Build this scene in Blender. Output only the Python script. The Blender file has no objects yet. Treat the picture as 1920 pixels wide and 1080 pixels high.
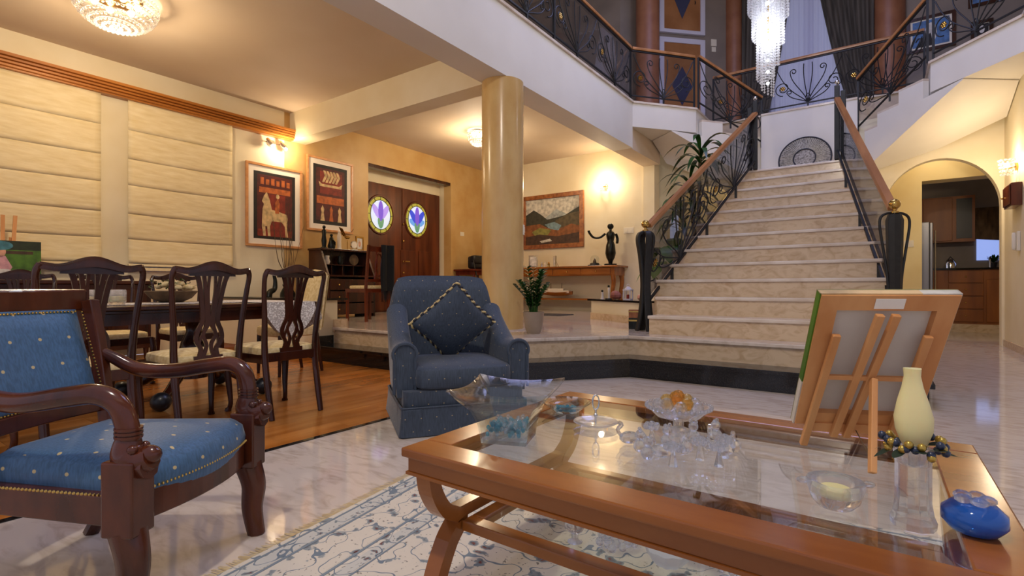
import bpy, math, random
from mathutils import Vector, Matrix
random.seed(7)
S = bpy.context.scene
COL = S.collection
PI = math.pi
# ---------------------------------------------------------------- camera, world, lights
F = 960.0; YAW = math.radians(35.5); H = 0.80
cam = bpy.data.cameras.new('camera'); cam.lens = 18.0; cam.sensor_width = 36.0; cam.clip_start = .02
co = bpy.data.objects.new('camera', cam); COL.objects.link(co)
co.location = (0, 0, H); co.rotation_euler = (PI/2, 0, YAW); S.camera = co
W = bpy.data.worlds.new('dusk'); S.world = W; W.use_nodes = True
bg = W.node_tree.nodes['Background']; bg.inputs[0].default_value = (.62, .62, .78, 1); bg.inputs[1].default_value = .72
S.view_settings.view_transform = 'Standard'; S.view_settings.look = 'None'
S.view_settings.gamma = 1; S.view_settings.use_curve_mapping = False
S.view_settings.exposure = 0.1
WARM = (1, .78, .52); NEUT = (1, .88, .74)
def lamp(name, loc, power, color, radius=.08):
    l = bpy.data.lights.new(name, 'POINT'); l.energy = power; l.color = color; l.shadow_soft_size = radius
    o = bpy.data.objects.new(name, l); COL.objects.link(o); o.location = loc
    return o
lamp('assumed_room_light', (-.5, -.4, 4.2), 200, NEUT, .09)  # assumed source above the camera, out of view, lights the foreground
sky = bpy.data.lights.new('blue_fill_light', 'AREA'); sky.energy = 120; sky.color = (.50, .54, 1); sky.size = 2.6  # added blue fill, out of view, tints the landing and upper storey
so = bpy.data.objects.new('blue_fill_light', sky); COL.objects.link(so); so.location = (-.9, 6.2, 7.12)
# pixel helpers (direction from the camera; distance from the plane the thing touches)
FW = (-math.sin(YAW), math.cos(YAW)); RT = (math.cos(YAW), math.sin(YAW))
def ray(x, y):
    u = (x-960)/F
    return (FW[0]+u*RT[0], FW[1]+u*RT[1], (540-y)/F)
def PZ(x, y, z): d = ray(x, y); t = (z-H)/d[2]; return Vector((t*d[0], t*d[1], z))
def PXp(x, y, X): d = ray(x, y); t = X/d[0]; return Vector((X, t*d[1], H+t*d[2]))
def PYp(x, y, Y): d = ray(x, y); t = Y/d[1]; return Vector((t*d[0], Y, H+t*d[2]))
# ---------------------------------------------------------------- materials
MATS = {}
def hexc(h): 
    v = [int(h[i:i+2], 16)/255 for i in (0, 2, 4)]
    return tuple((c/12.92 if c <= .04045 else ((c+.055)/1.055)**2.4) for c in v)
def base(name, col, rough=.5, metal=0, **k):
    m = bpy.data.materials.new(name); m.use_nodes = True; b = m.node_tree.nodes['Principled BSDF']
    b.inputs['Base Color'].default_value = (*col, 1); b.inputs['Roughness'].default_value = rough; b.inputs['Metallic'].default_value = metal
    for kk, v in k.items(): b.inputs[kk].default_value = v
    MATS[name] = m; return m
def N(m, t, **k):
    n = m.node_tree.nodes.new(t)
    for kk, v in k.items(): setattr(n, kk, v)
    return n
def LK(m, a, b): m.node_tree.links.new(a, b)
def noisy(name, c1, c2, rough=.5, scale=4, detail=6, stretch=(1, 1, 1), bump=0, metal=0, lo=.35, hi=.65, rnd=0, coord='Object', dist=0, **k):
    m = base(name, c1, rough, metal, **k); b = m.node_tree.nodes['Principled BSDF']
    tc = N(m, 'ShaderNodeTexCoord'); mp = N(m, 'ShaderNodeMapping'); mp.inputs['Scale'].default_value = stretch
    LK(m, tc.outputs[coord], mp.inputs[0])
    vec = mp.outputs[0]
    if rnd:
        oi = N(m, 'ShaderNodeObjectInfo'); ad = N(m, 'ShaderNodeVectorMath', operation='ADD'); mu = N(m, 'ShaderNodeMath', operation='MULTIPLY')
        mu.inputs[1].default_value = 37; LK(m, oi.outputs['Random'], mu.inputs[0]); LK(m, vec, ad.inputs[0]); LK(m, mu.outputs[0], ad.inputs[1]); vec = ad.outputs[0]
    nz = N(m, 'ShaderNodeTexNoise'); nz.inputs['Scale'].default_value = scale; nz.inputs['Detail'].default_value = detail; nz.inputs['Distortion'].default_value = dist
    LK(m, vec, nz.inputs['Vector'])
    cr = N(m, 'ShaderNodeValToRGB'); cr.color_ramp.elements[0].position = lo; cr.color_ramp.elements[1].position = hi
    cr.color_ramp.elements[0].color = (*c1, 1); cr.color_ramp.elements[1].color = (*c2, 1)
    LK(m, nz.outputs['Fac'], cr.inputs[0])
    out = cr.outputs[0]
    if rnd:
        hs = N(m, 'ShaderNodeHueSaturation'); mr = N(m, 'ShaderNodeMapRange'); mr.inputs[3].default_value = 1-rnd; mr.inputs[4].default_value = 1+rnd
        LK(m, oi.outputs['Random'], mr.inputs[0]); LK(m, mr.outputs[0], hs.inputs['Value']); LK(m, out, hs.inputs['Color']); out = hs.outputs[0]
    LK(m, out, b.inputs['Base Color'])
    if bump:
        bp = N(m, 'ShaderNodeBump'); bp.inputs['Strength'].default_value = bump; bp.inputs['Distance'].default_value = .01
        LK(m, nz.outputs['Fac'], bp.inputs['Height']); LK(m, bp.outputs[0], b.inputs['Normal'])
    return m
def emis(name, col, st): 
    m = base(name, col, .4); b = m.node_tree.nodes['Principled BSDF']; b.inputs['Emission Color'].default_value = (*col, 1); b.inputs['Emission Strength'].default_value = st; return m
def thin_glass(name, tint, refl=1.5, rough=0.0, r0=.05):
    m = bpy.data.materials.new(name); m.use_nodes = True; nt = m.node_tree; nt.nodes.clear(); MATS[name] = m
    o = N(m, 'ShaderNodeOutputMaterial'); tr = N(m, 'ShaderNodeBsdfTransparent'); tr.inputs[0].default_value = (*tint, 1)
    gl = N(m, 'ShaderNodeBsdfGlossy'); gl.inputs['Roughness'].default_value = rough
    lw = N(m, 'ShaderNodeLayerWeight'); lw.inputs[0].default_value = .5
    pw = N(m, 'ShaderNodeMath', operation='POWER'); pw.inputs[1].default_value = 4.5; LK(m, lw.outputs['Facing'], pw.inputs[0])
    mr = N(m, 'ShaderNodeMapRange'); mr.inputs[3].default_value = r0; mr.inputs[4].default_value = .9; LK(m, pw.outputs[0], mr.inputs[0])
    mx = N(m, 'ShaderNodeMixShader'); LK(m, mr.outputs[0], mx.inputs[0]); LK(m, tr.outputs[0], mx.inputs[1]); LK(m, gl.outputs[0], mx.inputs[2]); LK(m, mx.outputs[0], o.inputs[0])
    return m
def crystal(name, tint, tr=.35, dif=.10):
    m = bpy.data.materials.new(name); m.use_nodes = True; nt = m.node_tree; nt.nodes.clear(); MATS[name] = m
    o = N(m, 'ShaderNodeOutputMaterial'); t = N(m, 'ShaderNodeBsdfTransparent'); t.inputs[0].default_value = (*tint, 1)
    g = N(m, 'ShaderNodeBsdfGlass'); g.inputs['Color'].default_value = (*tint, 1); g.inputs['IOR'].default_value = 1.5; g.inputs['Roughness'].default_value = 0
    tl = N(m, 'ShaderNodeBsdfTranslucent'); tl.inputs[0].default_value = (*tint, 1); df = N(m, 'ShaderNodeBsdfDiffuse'); df.inputs[0].default_value = (*tint, 1)
    m0 = N(m, 'ShaderNodeMixShader'); m0.inputs[0].default_value = .5; LK(m, tl.outputs[0], m0.inputs[1]); LK(m, df.outputs[0], m0.inputs[2])
    m1 = N(m, 'ShaderNodeMixShader'); m1.inputs[0].default_value = dif; LK(m, g.outputs[0], m1.inputs[1]); LK(m, m0.outputs[0], m1.inputs[2])
    mx = N(m, 'ShaderNodeMixShader'); mx.inputs[0].default_value = 1-tr; LK(m, t.outputs[0], mx.inputs[1]); LK(m, m1.outputs[0], mx.inputs[2]); LK(m, mx.outputs[0], o.inputs[0])
    return m
def dotted(name, c1, c2, dot, s=.075, r=.075, rough=.75):
    """fabric with small woven dots on a staggered lattice, projected by the dominant normal"""
    m = noisy(name, c1, c2, rough, 160, 2, (1, 1, .12), .08); b = m.node_tree.nodes['Principled BSDF']
    b.inputs['Sheen Weight'].default_value = .25; b.inputs['Sheen Roughness'].default_value = .4
    src = b.inputs['Base Color'].links[0].from_socket
    tc = N(m, 'ShaderNodeTexCoord'); sp = N(m, 'ShaderNodeSeparateXYZ'); sn = N(m, 'ShaderNodeSeparateXYZ')
    LK(m, tc.outputs['Object'], sp.inputs[0]); LK(m, tc.outputs['Normal'], sn.inputs[0])
    def M(op, a, bb=None):
        n = N(m, 'ShaderNodeMath', operation=op)
        for i, v in enumerate((a, bb)):
            if v is None: continue
            if isinstance(v, (int, float)): n.inputs[i].default_value = v
            else: LK(m, v, n.inputs[i])
        return n.outputs[0]
    def dots(a, bb):
        v = M('DIVIDE', bb, s*.8); row = M('FLOOR', v); fy = M('SUBTRACT', M('SUBTRACT', v, row), .5)
        u = M('ADD', M('DIVIDE', a, s), M('MULTIPLY', row, .5)); fx = M('SUBTRACT', M('FRACT', u), .5)
        dd = M('ADD', M('MULTIPLY', fx, fx), M('MULTIPLY', fy, fy))
        return M('LESS_THAN', dd, r*r)
    ax, ay, az = (M('ABSOLUTE', sn.outputs[i]) for i in range(3))
    isx = M('MULTIPLY', M('GREATER_THAN', ax, ay), M('GREATER_THAN', ax, az))
    isz = M('MULTIPLY', M('GREATER_THAN', az, ax), M('GREATER_THAN', az, ay))
    isy = M('SUBTRACT', 1, M('ADD', isx, isz))
    X, Y, Z = sp.outputs
    tot = M('ADD', M('ADD', M('MULTIPLY', isx, dots(Y, Z)), M('MULTIPLY', isy, dots(X, Z))), M('MULTIPLY', isz, dots(X, Y)))
    mx = N(m, 'ShaderNodeMix', data_type='RGBA'); LK(m, tot, mx.inputs[0]); LK(m, src, mx.inputs[6]); mx.inputs[7].default_value = (*dot, 1)
    LK(m, mx.outputs[2], b.inputs['Base Color']); return m

noisy('cream', hexc('EADFC2'), hexc('E0D1AC'), .55, 1.3, 4)
noisy('tan', hexc('D0AE74'), hexc('BE9454'), .45, 2.2, 6, lo=.3, hi=.7)
noisy('column', hexc('D8B87C'), hexc('BE9354'), .22, 4, 8, (1, 1, .5), lo=.3, hi=.75)
noisy('ceil', hexc('CDBBA4'), hexc('C6B298'), .7, 1, 2)
noisy('white', hexc('E6E1D6'), hexc('DCD6CA'), .6, 1, 3)
noisy('yellow', hexc('EBDAA4'), hexc('E2CC90'), .55, 1.5, 3)
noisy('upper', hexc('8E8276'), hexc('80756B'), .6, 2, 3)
noisy('brown_column', hexc('9E6A4A'), hexc('8C5A3E'), .45, 4, 4)
noisy('marble_floor', hexc('D6C9BB'), hexc('B5A391'), .07, 5.5, 15, (1, 3, 1), lo=.46, hi=.78, dist=1.4)
noisy('marble_step', hexc('D8C09E'), hexc('B4946C'), .18, 7, 15, (1, 1.8, 1.8), lo=.45, hi=.8, dist=1.5)
noisy('marble_edge', hexc('E2D6C6'), hexc('CDBBA6'), .15, 5, 8)
noisy('granite', (.006, .006, .006), (.03, .03, .028), .08, 120, 3, lo=.5, hi=.75)
noisy('parquet', hexc('C07C38'), hexc('A4601F'), .22, 9, 6, (1, .12, 1), rnd=.13)
noisy('mahogany', hexc('46200F'), hexc('2A1007'), .22, 7, 6, (1, 1, .2))
noisy('mahogany_red', hexc('6E2C14'), hexc('4E1B0C'), .2, 6, 6, (1, 1, .2))
noisy('armwood', hexc('5C2A14'), hexc('3A180A'), .18, 8, 6, (1, 1, .4))
noisy('cherry', hexc('9C5E28'), hexc('7E4518'), .2, 8, 6, (.2, 1, 1))
noisy('door_wood', hexc('6B3418'), hexc('4A200E'), .25, 6, 8, (1, 1, .12))
noisy('rail_wood', hexc('B27C4E'), hexc('966238'), .3, 9, 6, (1, .2, .2))
noisy('pine', hexc('DDA064'), hexc('C8854A'), .5, 12, 5, (1, 1, .15))
noisy('cornice', hexc('BE7A34'), hexc('9A5B20'), .35, 7, 5, (1, .1, 1))
noisy('frame_wood', hexc('D79B62'), hexc('C48750'), .35, 14, 4)
noisy('frame_gold', hexc('A86A3A'), hexc('7C4524'), .3, 14, 4)
noisy('kitchen_wood', hexc('9A5A18'), hexc('7C4410'), .4, 6, 5, (1, 1, .15))
noisy('blind', hexc('EEDFB8'), hexc('DFCB9A'), .8, 3, 8, (1, 1.5, 9), .35, lo=.3, hi=.7)
noisy('cream_fabric', hexc('E6D3A0'), hexc('D0B67C'), .8, 40, 3)
noisy('lace', hexc('F0EBE0'), hexc('B9B0A4'), .85, 90, 2, bump=.4, lo=.42, hi=.5)
noisy('bronze', hexc('2A2C26'), hexc('14150F'), .3, 12, 3, metal=.6)
noisy('leaf', hexc('2C5A1E'), hexc('16360F'), .35, 8, 3, rnd=.2)
noisy('leaf_big', hexc('5C8A26'), hexc('3F6A18'), .35, 6, 3, rnd=.15)
noisy('trunk', hexc('6A5236'), hexc('46341F'), .8, 14, 4, (1, 1, .3))
noisy('pot_taupe', hexc('9C8C7A'), hexc('8E7E6C'), .4, 5, 2)
noisy('wicker', hexc('B4AEA4'), hexc('6A645C'), .7, 40, 3)
noisy('curtain', hexc('5C564E'), hexc('3E3A34'), .8, 3, 3, (6, 6, .3))
noisy('iron', (.006, .006, .006), (.011, .011, .011), .55, 20, 2)
base('black', (.01, .01, .012), .35); base('shawl', (.006, .007, .008), .95)
base('brass', hexc('C9A45A'), .18, 1); base('silver', (.8, .8, .8), .15, 1); base('chrome', (.85, .85, .86), .06, 1)
base('plastic', hexc('E8E0CC'), .4); base('mat', hexc('F2EADB'), .7); base('white_paint', hexc('D6D4E0'), .4)
base('candle', hexc('E8DCA0'), .45, **{'Subsurface Weight': .2}); base('blue_glass', (.02, .13, .55), .06, **{'Transmission Weight': .35, 'IOR': 1.5})
base('cord_dark', (.02, .02, .03), .7); base('cord_gold', hexc('C8B27A'), .6)
base('berry_gold', hexc('B89B4A'), .25, .7); base('berry_dark', (.02, .03, .06), .25); base('canvas', hexc('D2CABC'), .85); base('pink', hexc('D8A090'), .6)
base('rock', hexc('9A5C50'), .6); base('ship', hexc('D8CBB8'), .6); base('steel', (.25, .25, .26), .35, .9); base('dark_green', hexc('20301E'), .9)
thin_glass('pane', (.97, .99, .98), 1.5); thin_glass('smoke', (.56, .57, .60)); thin_glass('bowl_glass', (.93, .96, .96), 1.5, .02)
crystal('crystal', (.97, .98, 1)); crystal('crystal_gold', (1, .84, .5)); crystal('frost', (.9, .92, .93), .1, .6); crystal('bead_blue', (.45, .76, .84), .3, .3); crystal('crystal_bead', (.97, .98, 1), .25, .55)
emis('bulb', (1, .80, .52), 18); emis('bulb_cool', (.92, .94, 1), 9)
dotted('blue_silk', hexc('41678C'), hexc('335674'), hexc('C8B27E'), .10, .06, .5)
dotted('blue_dark', hexc('3A4656'), hexc('2D3846'), hexc('9E8E68'), .085, .045, .7)
# sheer curtain: translucent
m = base('sheer', hexc('C8C8E0'), .9); b_ = m.node_tree.nodes['Principled BSDF']; o_ = m.node_tree.nodes['Material Output']
tl = N(m, 'ShaderNodeBsdfTranslucent'); tl.inputs[0].default_value = (.75, .76, .95, 1); mx_ = N(m, 'ShaderNodeMixShader'); mx_.inputs[0].default_value = .65
LK(m, b_.outputs[0], mx_.inputs[1]); LK(m, tl.outputs[0], mx_.inputs[2]); LK(m, mx_.outputs[0], o_.inputs[0])
def stained(name, c, st=1.0): return emis(name, c, st)  # panes emit by themselves, standing in for dusk light from outside
for nm, c in dict(sg_yellow=(.34, .31, .04), sg_white=(.62, .74, .95), sg_purple=(.16, .08, .62), sg_lilac=(.38, .28, .85), sg_blue=(.03, .06, .62), sg_sky=(.12, .33, .78), sg_green=(.12, .28, .16), sg_amber=(.6, .35, .1)).items():
    stained(nm, c, .6)
emis('night_window', (.30, .42, .9), .8)
for nm, h in dict(p_black='1C1512', p_red='8E2A14', p_dred='5A1810', p_orange='C86A2E', p_cream='E0C08A', p_sky='AEB6B4', p_cloud='D6D2C4', p_hill='3A3A2C', p_hill2='5E5238', p_rust='8C5428', p_olive='8E8A42', p_water='7E9AA2', p_earth='4A3222', p_green='4E7A22', p_hedge='26331C', p_skin='D8A488', p_hat='4A8A9A', p_pinkd='D8A0A8', p_whited='E8E4E0', p_blue='5A86C0').items():
    noisy(nm, hexc(h), tuple(.5*c for c in hexc(h)), .6, 14, 6, lo=.4, hi=.7)
base('rug_line', hexc('808C92'), .95)
# rug: bands of border and a floral field
m = base('rug', hexc('D8CDB8'), .95); b_ = m.node_tree.nodes['Principled BSDF']
tc = N(m, 'ShaderNodeTexCoord'); v1 = N(m, 'ShaderNodeTexVoronoi'); v1.inputs['Scale'].default_value = 13; nz = N(m, 'ShaderNodeTexNoise'); nz.inputs['Scale'].default_value = 14; nz.inputs['Detail'].default_value = 3
wv = N(m, 'ShaderNodeVectorMath', operation='MULTIPLY_ADD'); wv.inputs[1].default_value = (.12, .12, .12)
LK(m, tc.outputs['Object'], nz.inputs['Vector']); LK(m, nz.outputs['Color'], wv.inputs[0]); LK(m, tc.outputs['Object'], wv.inputs[2]); LK(m, wv.outputs[0], v1.inputs['Vector'])
cr = N(m, 'ShaderNodeValToRGB'); E_ = cr.color_ramp.elements
E_[0].position = 0; E_[0].color = (*hexc('6A3A34'), 1); E_[1].position = 1; E_[1].color = (*hexc('D9CFBC'), 1)
for p, c in ((.08, '7A4A40'), (.13, '6E7678'), (.26, '979C9A'), (.29, 'D9CFBC'), (.50, 'DCD2BE')):
    e = E_.new(p); e.color = (*hexc(c), 1)
LK(m, v1.outputs['Distance'], cr.inputs[0])
v2 = N(m, 'ShaderNodeTexVoronoi'); v2.inputs['Scale'].default_value = 48; LK(m, wv.outputs[0], v2.inputs['Vector'])
cr2 = N(m, 'ShaderNodeValToRGB'); E2 = cr2.color_ramp.elements; E2[0].color = (*hexc('5A5450'), 1); E2[0].position = .12; E2[1].color = (1, 1, 1, 1); E2[1].position = .22
LK(m, v2.outputs['Distance'], cr2.inputs[0])
mm = N(m, 'ShaderNodeMix', data_type='RGBA', blend_type='MULTIPLY'); mm.inputs[0].default_value = .8; LK(m, cr.outputs[0], mm.inputs[6]); LK(m, cr2.outputs[0], mm.inputs[7])
nv = N(m, 'ShaderNodeTexNoise'); nv.inputs['Scale'].default_value = 10; nv.inputs['Detail'].default_value = 1; LK(m, tc.outputs['Object'], nv.inputs['Vector'])
s1 = N(m, 'ShaderNodeMath', operation='SUBTRACT'); s1.inputs[1].default_value = .5; LK(m, nv.outputs['Fac'], s1.inputs[0])
s2 = N(m, 'ShaderNodeMath', operation='ABSOLUTE'); LK(m, s1.outputs[0], s2.inputs[0]); s3 = N(m, 'ShaderNodeMath', operation='LESS_THAN'); s3.inputs[1].default_value = .009; LK(m, s2.outputs[0], s3.inputs[0])
mv = N(m, 'ShaderNodeMix', data_type='RGBA'); LK(m, s3.outputs[0], mv.inputs[0]); LK(m, mm.outputs[2], mv.inputs[6]); mv.inputs[7].default_value = (*hexc('76828A'), 1)
LK(m, mv.outputs[2], b_.inputs['Base Color'])
m2 = m.copy(); m2.name = 'rug_border'; MATS['rug_border'] = m2
for n in m2.node_tree.nodes:
    if n.type == 'TEX_VORONOI' and abs(n.inputs['Scale'].default_value-13) < .1: n.inputs['Scale'].default_value = 26
    if n.type == 'VALTORGB' and len(n.color_ramp.elements) > 4:
        for e in n.color_ramp.elements:
            if e.color[0] > .5: e.color = (*hexc('CBC8BC'), 1)
# ---------------------------------------------------------------- mesh helpers
class B:
    def __init__(s): s.v = []; s.f = []
    def add(s, vs, fs):
        o = len(s.v); s.v += [tuple(v) for v in vs]; s.f += [tuple(i+o for i in f) for f in fs]; return s
    def box(s, x0, x1, y0, y1, z0, z1, M=None):
        vs = [(x, y, z) for z in (z0, z1) for x, y in ((x0, y0), (x1, y0), (x1, y1), (x0, y1))]
        if M: vs = [M @ Vector(v) for v in vs]
        return s.add(vs, [(3, 2, 1, 0), (4, 5, 6, 7), (0, 1, 5, 4), (1, 2, 6, 5), (2, 3, 7, 6), (3, 0, 4, 7)])
    def prism(s, poly, z0, z1, ax='z', M=None):
        # poly 2D extruded along ax: 'z' (x,y), 'y' (x,z), 'x' (y,z)
        def p(a, b, c): return {'z': (a, b, c), 'y': (a, c, b), 'x': (c, a, b)}[ax]
        n = len(poly); area = sum(poly[i][0]*poly[(i+1) % n][1]-poly[(i+1) % n][0]*poly[i][1] for i in range(n))
        if (area < 0) != (ax == 'y'): poly = poly[::-1]
        vs = [p(a, b, z0) for a, b in poly]+[p(a, b, z1) for a, b in poly]
        if M: vs = [M @ Vector(v) for v in vs]
        return s.add(vs, [tuple(range(n))[::-1], tuple(range(n, 2*n))]+[(i, (i+1) % n, n+(i+1) % n, n+i) for i in range(n)])
    def tube(s, pts, r, n=8, sec=None, up=None, cap=True):
        pts = [Vector(p) for p in pts]; k = len(pts)
        if not hasattr(r, '__len__'): r = [r]*k
        T = [(pts[min(i+1, k-1)]-pts[max(i-1, 0)]).normalized() for i in range(k)]
        a = Vector(up) if up else (Vector((0, 0, 1)) if abs(T[0].z) < .9 else Vector((1, 0, 0)))
        nb = (a-T[0]*a.dot(T[0])).normalized(); vs = []
        if sec is None: sec = [(math.cos(2*PI*j/n), math.sin(2*PI*j/n)) for j in range(n)]
        n = len(sec)
        for i in range(k):
            if up: nb = Vector(up)
            nb = (nb-T[i]*nb.dot(T[i])).normalized(); b = T[i].cross(nb)
            for c, d in sec: vs.append(pts[i]+(nb*d+b*c)*r[i])
        fs = [(i*n+j, i*n+(j+1) % n, (i+1)*n+(j+1) % n, (i+1)*n+j) for i in range(k-1) for j in range(n)]
        if cap: fs += [tuple(range(n))[::-1], tuple((k-1)*n+j for j in range(n))]
        return s.add(vs, fs)
    def lathe(s, prof, n=20, c=(0, 0, 0), sx=1, sy=1):
        vs = []; k = len(prof)
        for r, z in prof:
            for j in range(n): vs.append((c[0]+sx*r*math.cos(2*PI*j/n), c[1]+sy*r*math.sin(2*PI*j/n), c[2]+z))
        fs = [(i*n+j, i*n+(j+1) % n, (i+1)*n+(j+1) % n, (i+1)*n+j) for i in range(k-1) for j in range(n)]
        fs += [tuple(range(n))[::-1], tuple((k-1)*n+j for j in range(n))]
        return s.add(vs, fs)
    def ball(s, c, r, n=10, m=6, sc=(1, 1, 1)):
        prof = [(max(r*math.sin(PI*i/m), .0004), -r*math.cos(PI*i/m)) for i in range(m+1)]
        o = len(s.v); s.lathe(prof, n); 
        for i in range(o, len(s.v)): v = s.v[i]; s.v[i] = (c[0]+v[0]*sc[0], c[1]+v[1]*sc[1], c[2]+v[2]*sc[2])
        return s
    def rbox(s, c, size, e=.35, n=20, m=10, M=None, crown=0):
        """superellipsoid box: soft cushion"""
        def p(a, ex): return math.copysign(abs(a)**ex, a)
        vs = []
        for i in range(m+1):
            ph = -PI/2+PI*i/m
            for j in range(n):
                th = 2*PI*j/n
                cx, cz = p(math.cos(ph), e), p(math.sin(ph), e)
                x = cx*p(math.cos(th), e); y = cx*p(math.sin(th), e)
                z = cz+(crown*(1-x*x)*(1-y*y) if cz > 0 else 0)
                v = Vector((c[0]+x*size[0]/2, c[1]+y*size[1]/2, c[2]+z*size[2]/2)); vs.append(M @ v if M else v)
        fs = [(i*n+j, i*n+(j+1) % n, (i+1)*n+(j+1) % n, (i+1)*n+j) for i in range(m) for j in range(n)]
        return s.add(vs, fs)
    def grid(s, fn, nu, nv, flip=False):
        vs = [fn(i/nu, j/nv) for i in range(nu+1) for j in range(nv+1)]
        w = nv+1; fs = [(i*w+j, (i+1)*w+j, (i+1)*w+j+1, i*w+j+1) for i in range(nu) for j in range(nv)]
        if flip: fs = [f[::-1] for f in fs]
        return s.add(vs, fs)
    def loft(s, rings, cap=True, closed=True):
        n = len(rings[0]); vs = [p for r in rings for p in r]; k = len(rings); e = n if closed else n-1
        fs = [(i*n+j, i*n+(j+1) % n, (i+1)*n+(j+1) % n, (i+1)*n+j) for i in range(k-1) for j in range(e)]
        if cap: fs += [tuple(range(n))[::-1], tuple((k-1)*n+j for j in range(n))]
        return s.add(vs, fs)
    def obj(s, name, mat, parent=None, smooth=None, bevel=0, fix=True):
        me = bpy.data.meshes.new(name); me.from_pydata(s.v, [], s.f); me.validate()
        me.materials.append(MATS[mat])
        if smooth: 
            for p in me.polygons: p.use_smooth = True
            try: me.set_sharp_from_angle(angle=math.radians(smooth if smooth is not True else 45))
            except Exception: pass
        o = bpy.data.objects.new(name, me); COL.objects.link(o); o.parent = parent
        if bevel:
            md = o.modifiers.new('bevel', 'BEVEL'); md.width = bevel; md.segments = 2; md.limit_method = 'ANGLE'
        return o
def Q(): return B()
def struct(o): o['kind'] = 'structure'; return o
def tag(o, label, cat, group=None):
    o['label'] = label; o['category'] = cat
    if group: o['group'] = group
    return o
def thing(name, label, cat, loc=(0, 0, 0), rz=0, group=None):
    o = bpy.data.objects.new(name, None); COL.objects.link(o); o.location = loc; o.rotation_euler = (0, 0, rz); o.empty_display_size = .1
    return tag(o, label, cat, group)
def dup(root, loc, rz, label, group=None):
    r = root.copy(); COL.objects.link(r); r.location = loc; r.rotation_euler = (0, 0, rz); r['label'] = label
    if group: r['group'] = group
    for ch in list(root.children):
        c = ch.copy(); COL.objects.link(c); c.parent = r
        for g in list(ch.children):
            d = g.copy(); COL.objects.link(d); d.parent = c
    return r
def bez(p0, p1, p2, p3, n=12):
    P = [Vector(p) for p in (p0, p1, p2, p3)]
    return [P[0]*(1-t)**3+P[1]*3*t*(1-t)**2+P[2]*3*t*t*(1-t)+P[3]*t**3 for t in [i/n for i in range(n+1)]]
def smooth_path(pts, n=6):
    P = [Vector(p) for p in pts]; out = []
    for i in range(len(P)-1):
        a, b, c, d = P[max(i-1, 0)], P[i], P[i+1], P[min(i+2, len(P)-1)]
        for k in range(n):
            t = k/n; out.append(.5*((2*b)+(c-a)*t+(2*a-5*b+4*c-d)*t*t+(3*b-a-3*c+d)*t**3))
    out.append(P[-1]); return out
RECT = [(-1, -1), (1, -1), (1, 1), (-1, 1)]
def rect(w, h): return [(-w/2, -h/2), (w/2, -h/2), (w/2, h/2), (-w/2, h/2)]
# ---------------------------------------------------------------- the setting
LW = -7.26; ZC = 3.45; ZU = 3.775; ZP = .35; AX = -.935     # left wall, ceiling, upper floor, platform, stair axis
def mir(x): return 2*AX-x
struct(Q().box(-2.44, 6, -3, 18, -.12, 0).obj('floor', 'marble_floor'))
fl = struct(Q().box(LW, -2.44, -3, 9.3, -.12, -.006).obj('floor_wood', 'parquet'))
struct(Q().box(-2.455, -2.425, -3, 3.63, -.02, .004).obj('trim_floor_strip', 'granite'))
pw, pl = .19, 1.25
pm = Q().box(-pw/2+.0008, pw/2-.0008, -pl/2+.0008, pl/2-.0008, -.006, 0)
p0 = None; ncol = int((-2.455-LW)/pw)
for i in range(ncol+1):
    for j in range(-1, 5):
        x = -2.455-pw/2-i*pw; y = j*pl+(i % 3)*.41
        if x-pw/2 < LW or y-pl/2 > 3.6: continue
        if p0 is None: p0 = pm.obj('plank', 'parquet', fl); o = p0
        else: o = p0.copy(); COL.objects.link(o); o.parent = fl
        o.location = (x, y, 0)
# platform: granite lower step, marble upper step (polygon with one diagonal side)
RX = .16   # the platform ends at the right side of the stair
gr = [(-5.10, 3.36), (-2.62, 3.36), (-1.81, 4.36), (RX+.12, 4.36), (RX+.12, 5.2), (-5.10, 5.2)]
pf = struct(Q().prism(gr, 0, .135).obj('floor_step_granite', 'granite'))
struct(Q().prism([(-5.12, 3.33), (-2.605, 3.33), (-1.80, 4.33), (RX+.15, 4.33), (RX+.15, 5.2), (-5.12, 5.2)], .135, .168).obj('trim_granite_edge', 'granite', None, None, .004))
up = [(-5.10, 3.62), (-2.72, 3.62), (-1.93, 4.62), (RX, 4.62), (RX, 9.7), (LW, 9.7), (LW, 3.64), (-5.10, 3.64)]
struct(Q().prism(up, .0, .318).obj('floor_step_marble', 'marble_step'))
up2 = [(-5.10, 3.59), (-2.705, 3.59), (-1.915, 4.59), (RX+.02, 4.59), (RX+.02, 9.7), (LW, 9.7), (LW, 3.64), (-5.10, 3.64)]
struct(Q().prism(up2, .318, ZP).obj('floor_platform', 'marble_floor', None, None, .006))
# low wall between dining room and entrance hall, granite top
lw = struct(Q().box(LW, -5.10, 3.34, 3.64, 0, .66).box(-5.35, -5.10, 3.64, 3.66, 0, .66).obj('wall_low', 'cream'))
struct(Q().box(LW, -5.06, 3.30, 3.78, .66, .685).obj('trim_low_wall_top', 'granite', None, None, .003))
struct(Q().box(LW, -5.10, 3.325, 3.34, 0, .07).obj('baseboard_low_wall', 'cherry'))
struct(Q().box(-5.10, -5.085, 3.36, 3.60, .168, .26).obj('baseboard_granite', 'granite'))
struct(Q().box(-5.10, -5.07, 3.60, 3.78, .30, .44).obj('baseboard_marble', 'marble_step'))
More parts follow.
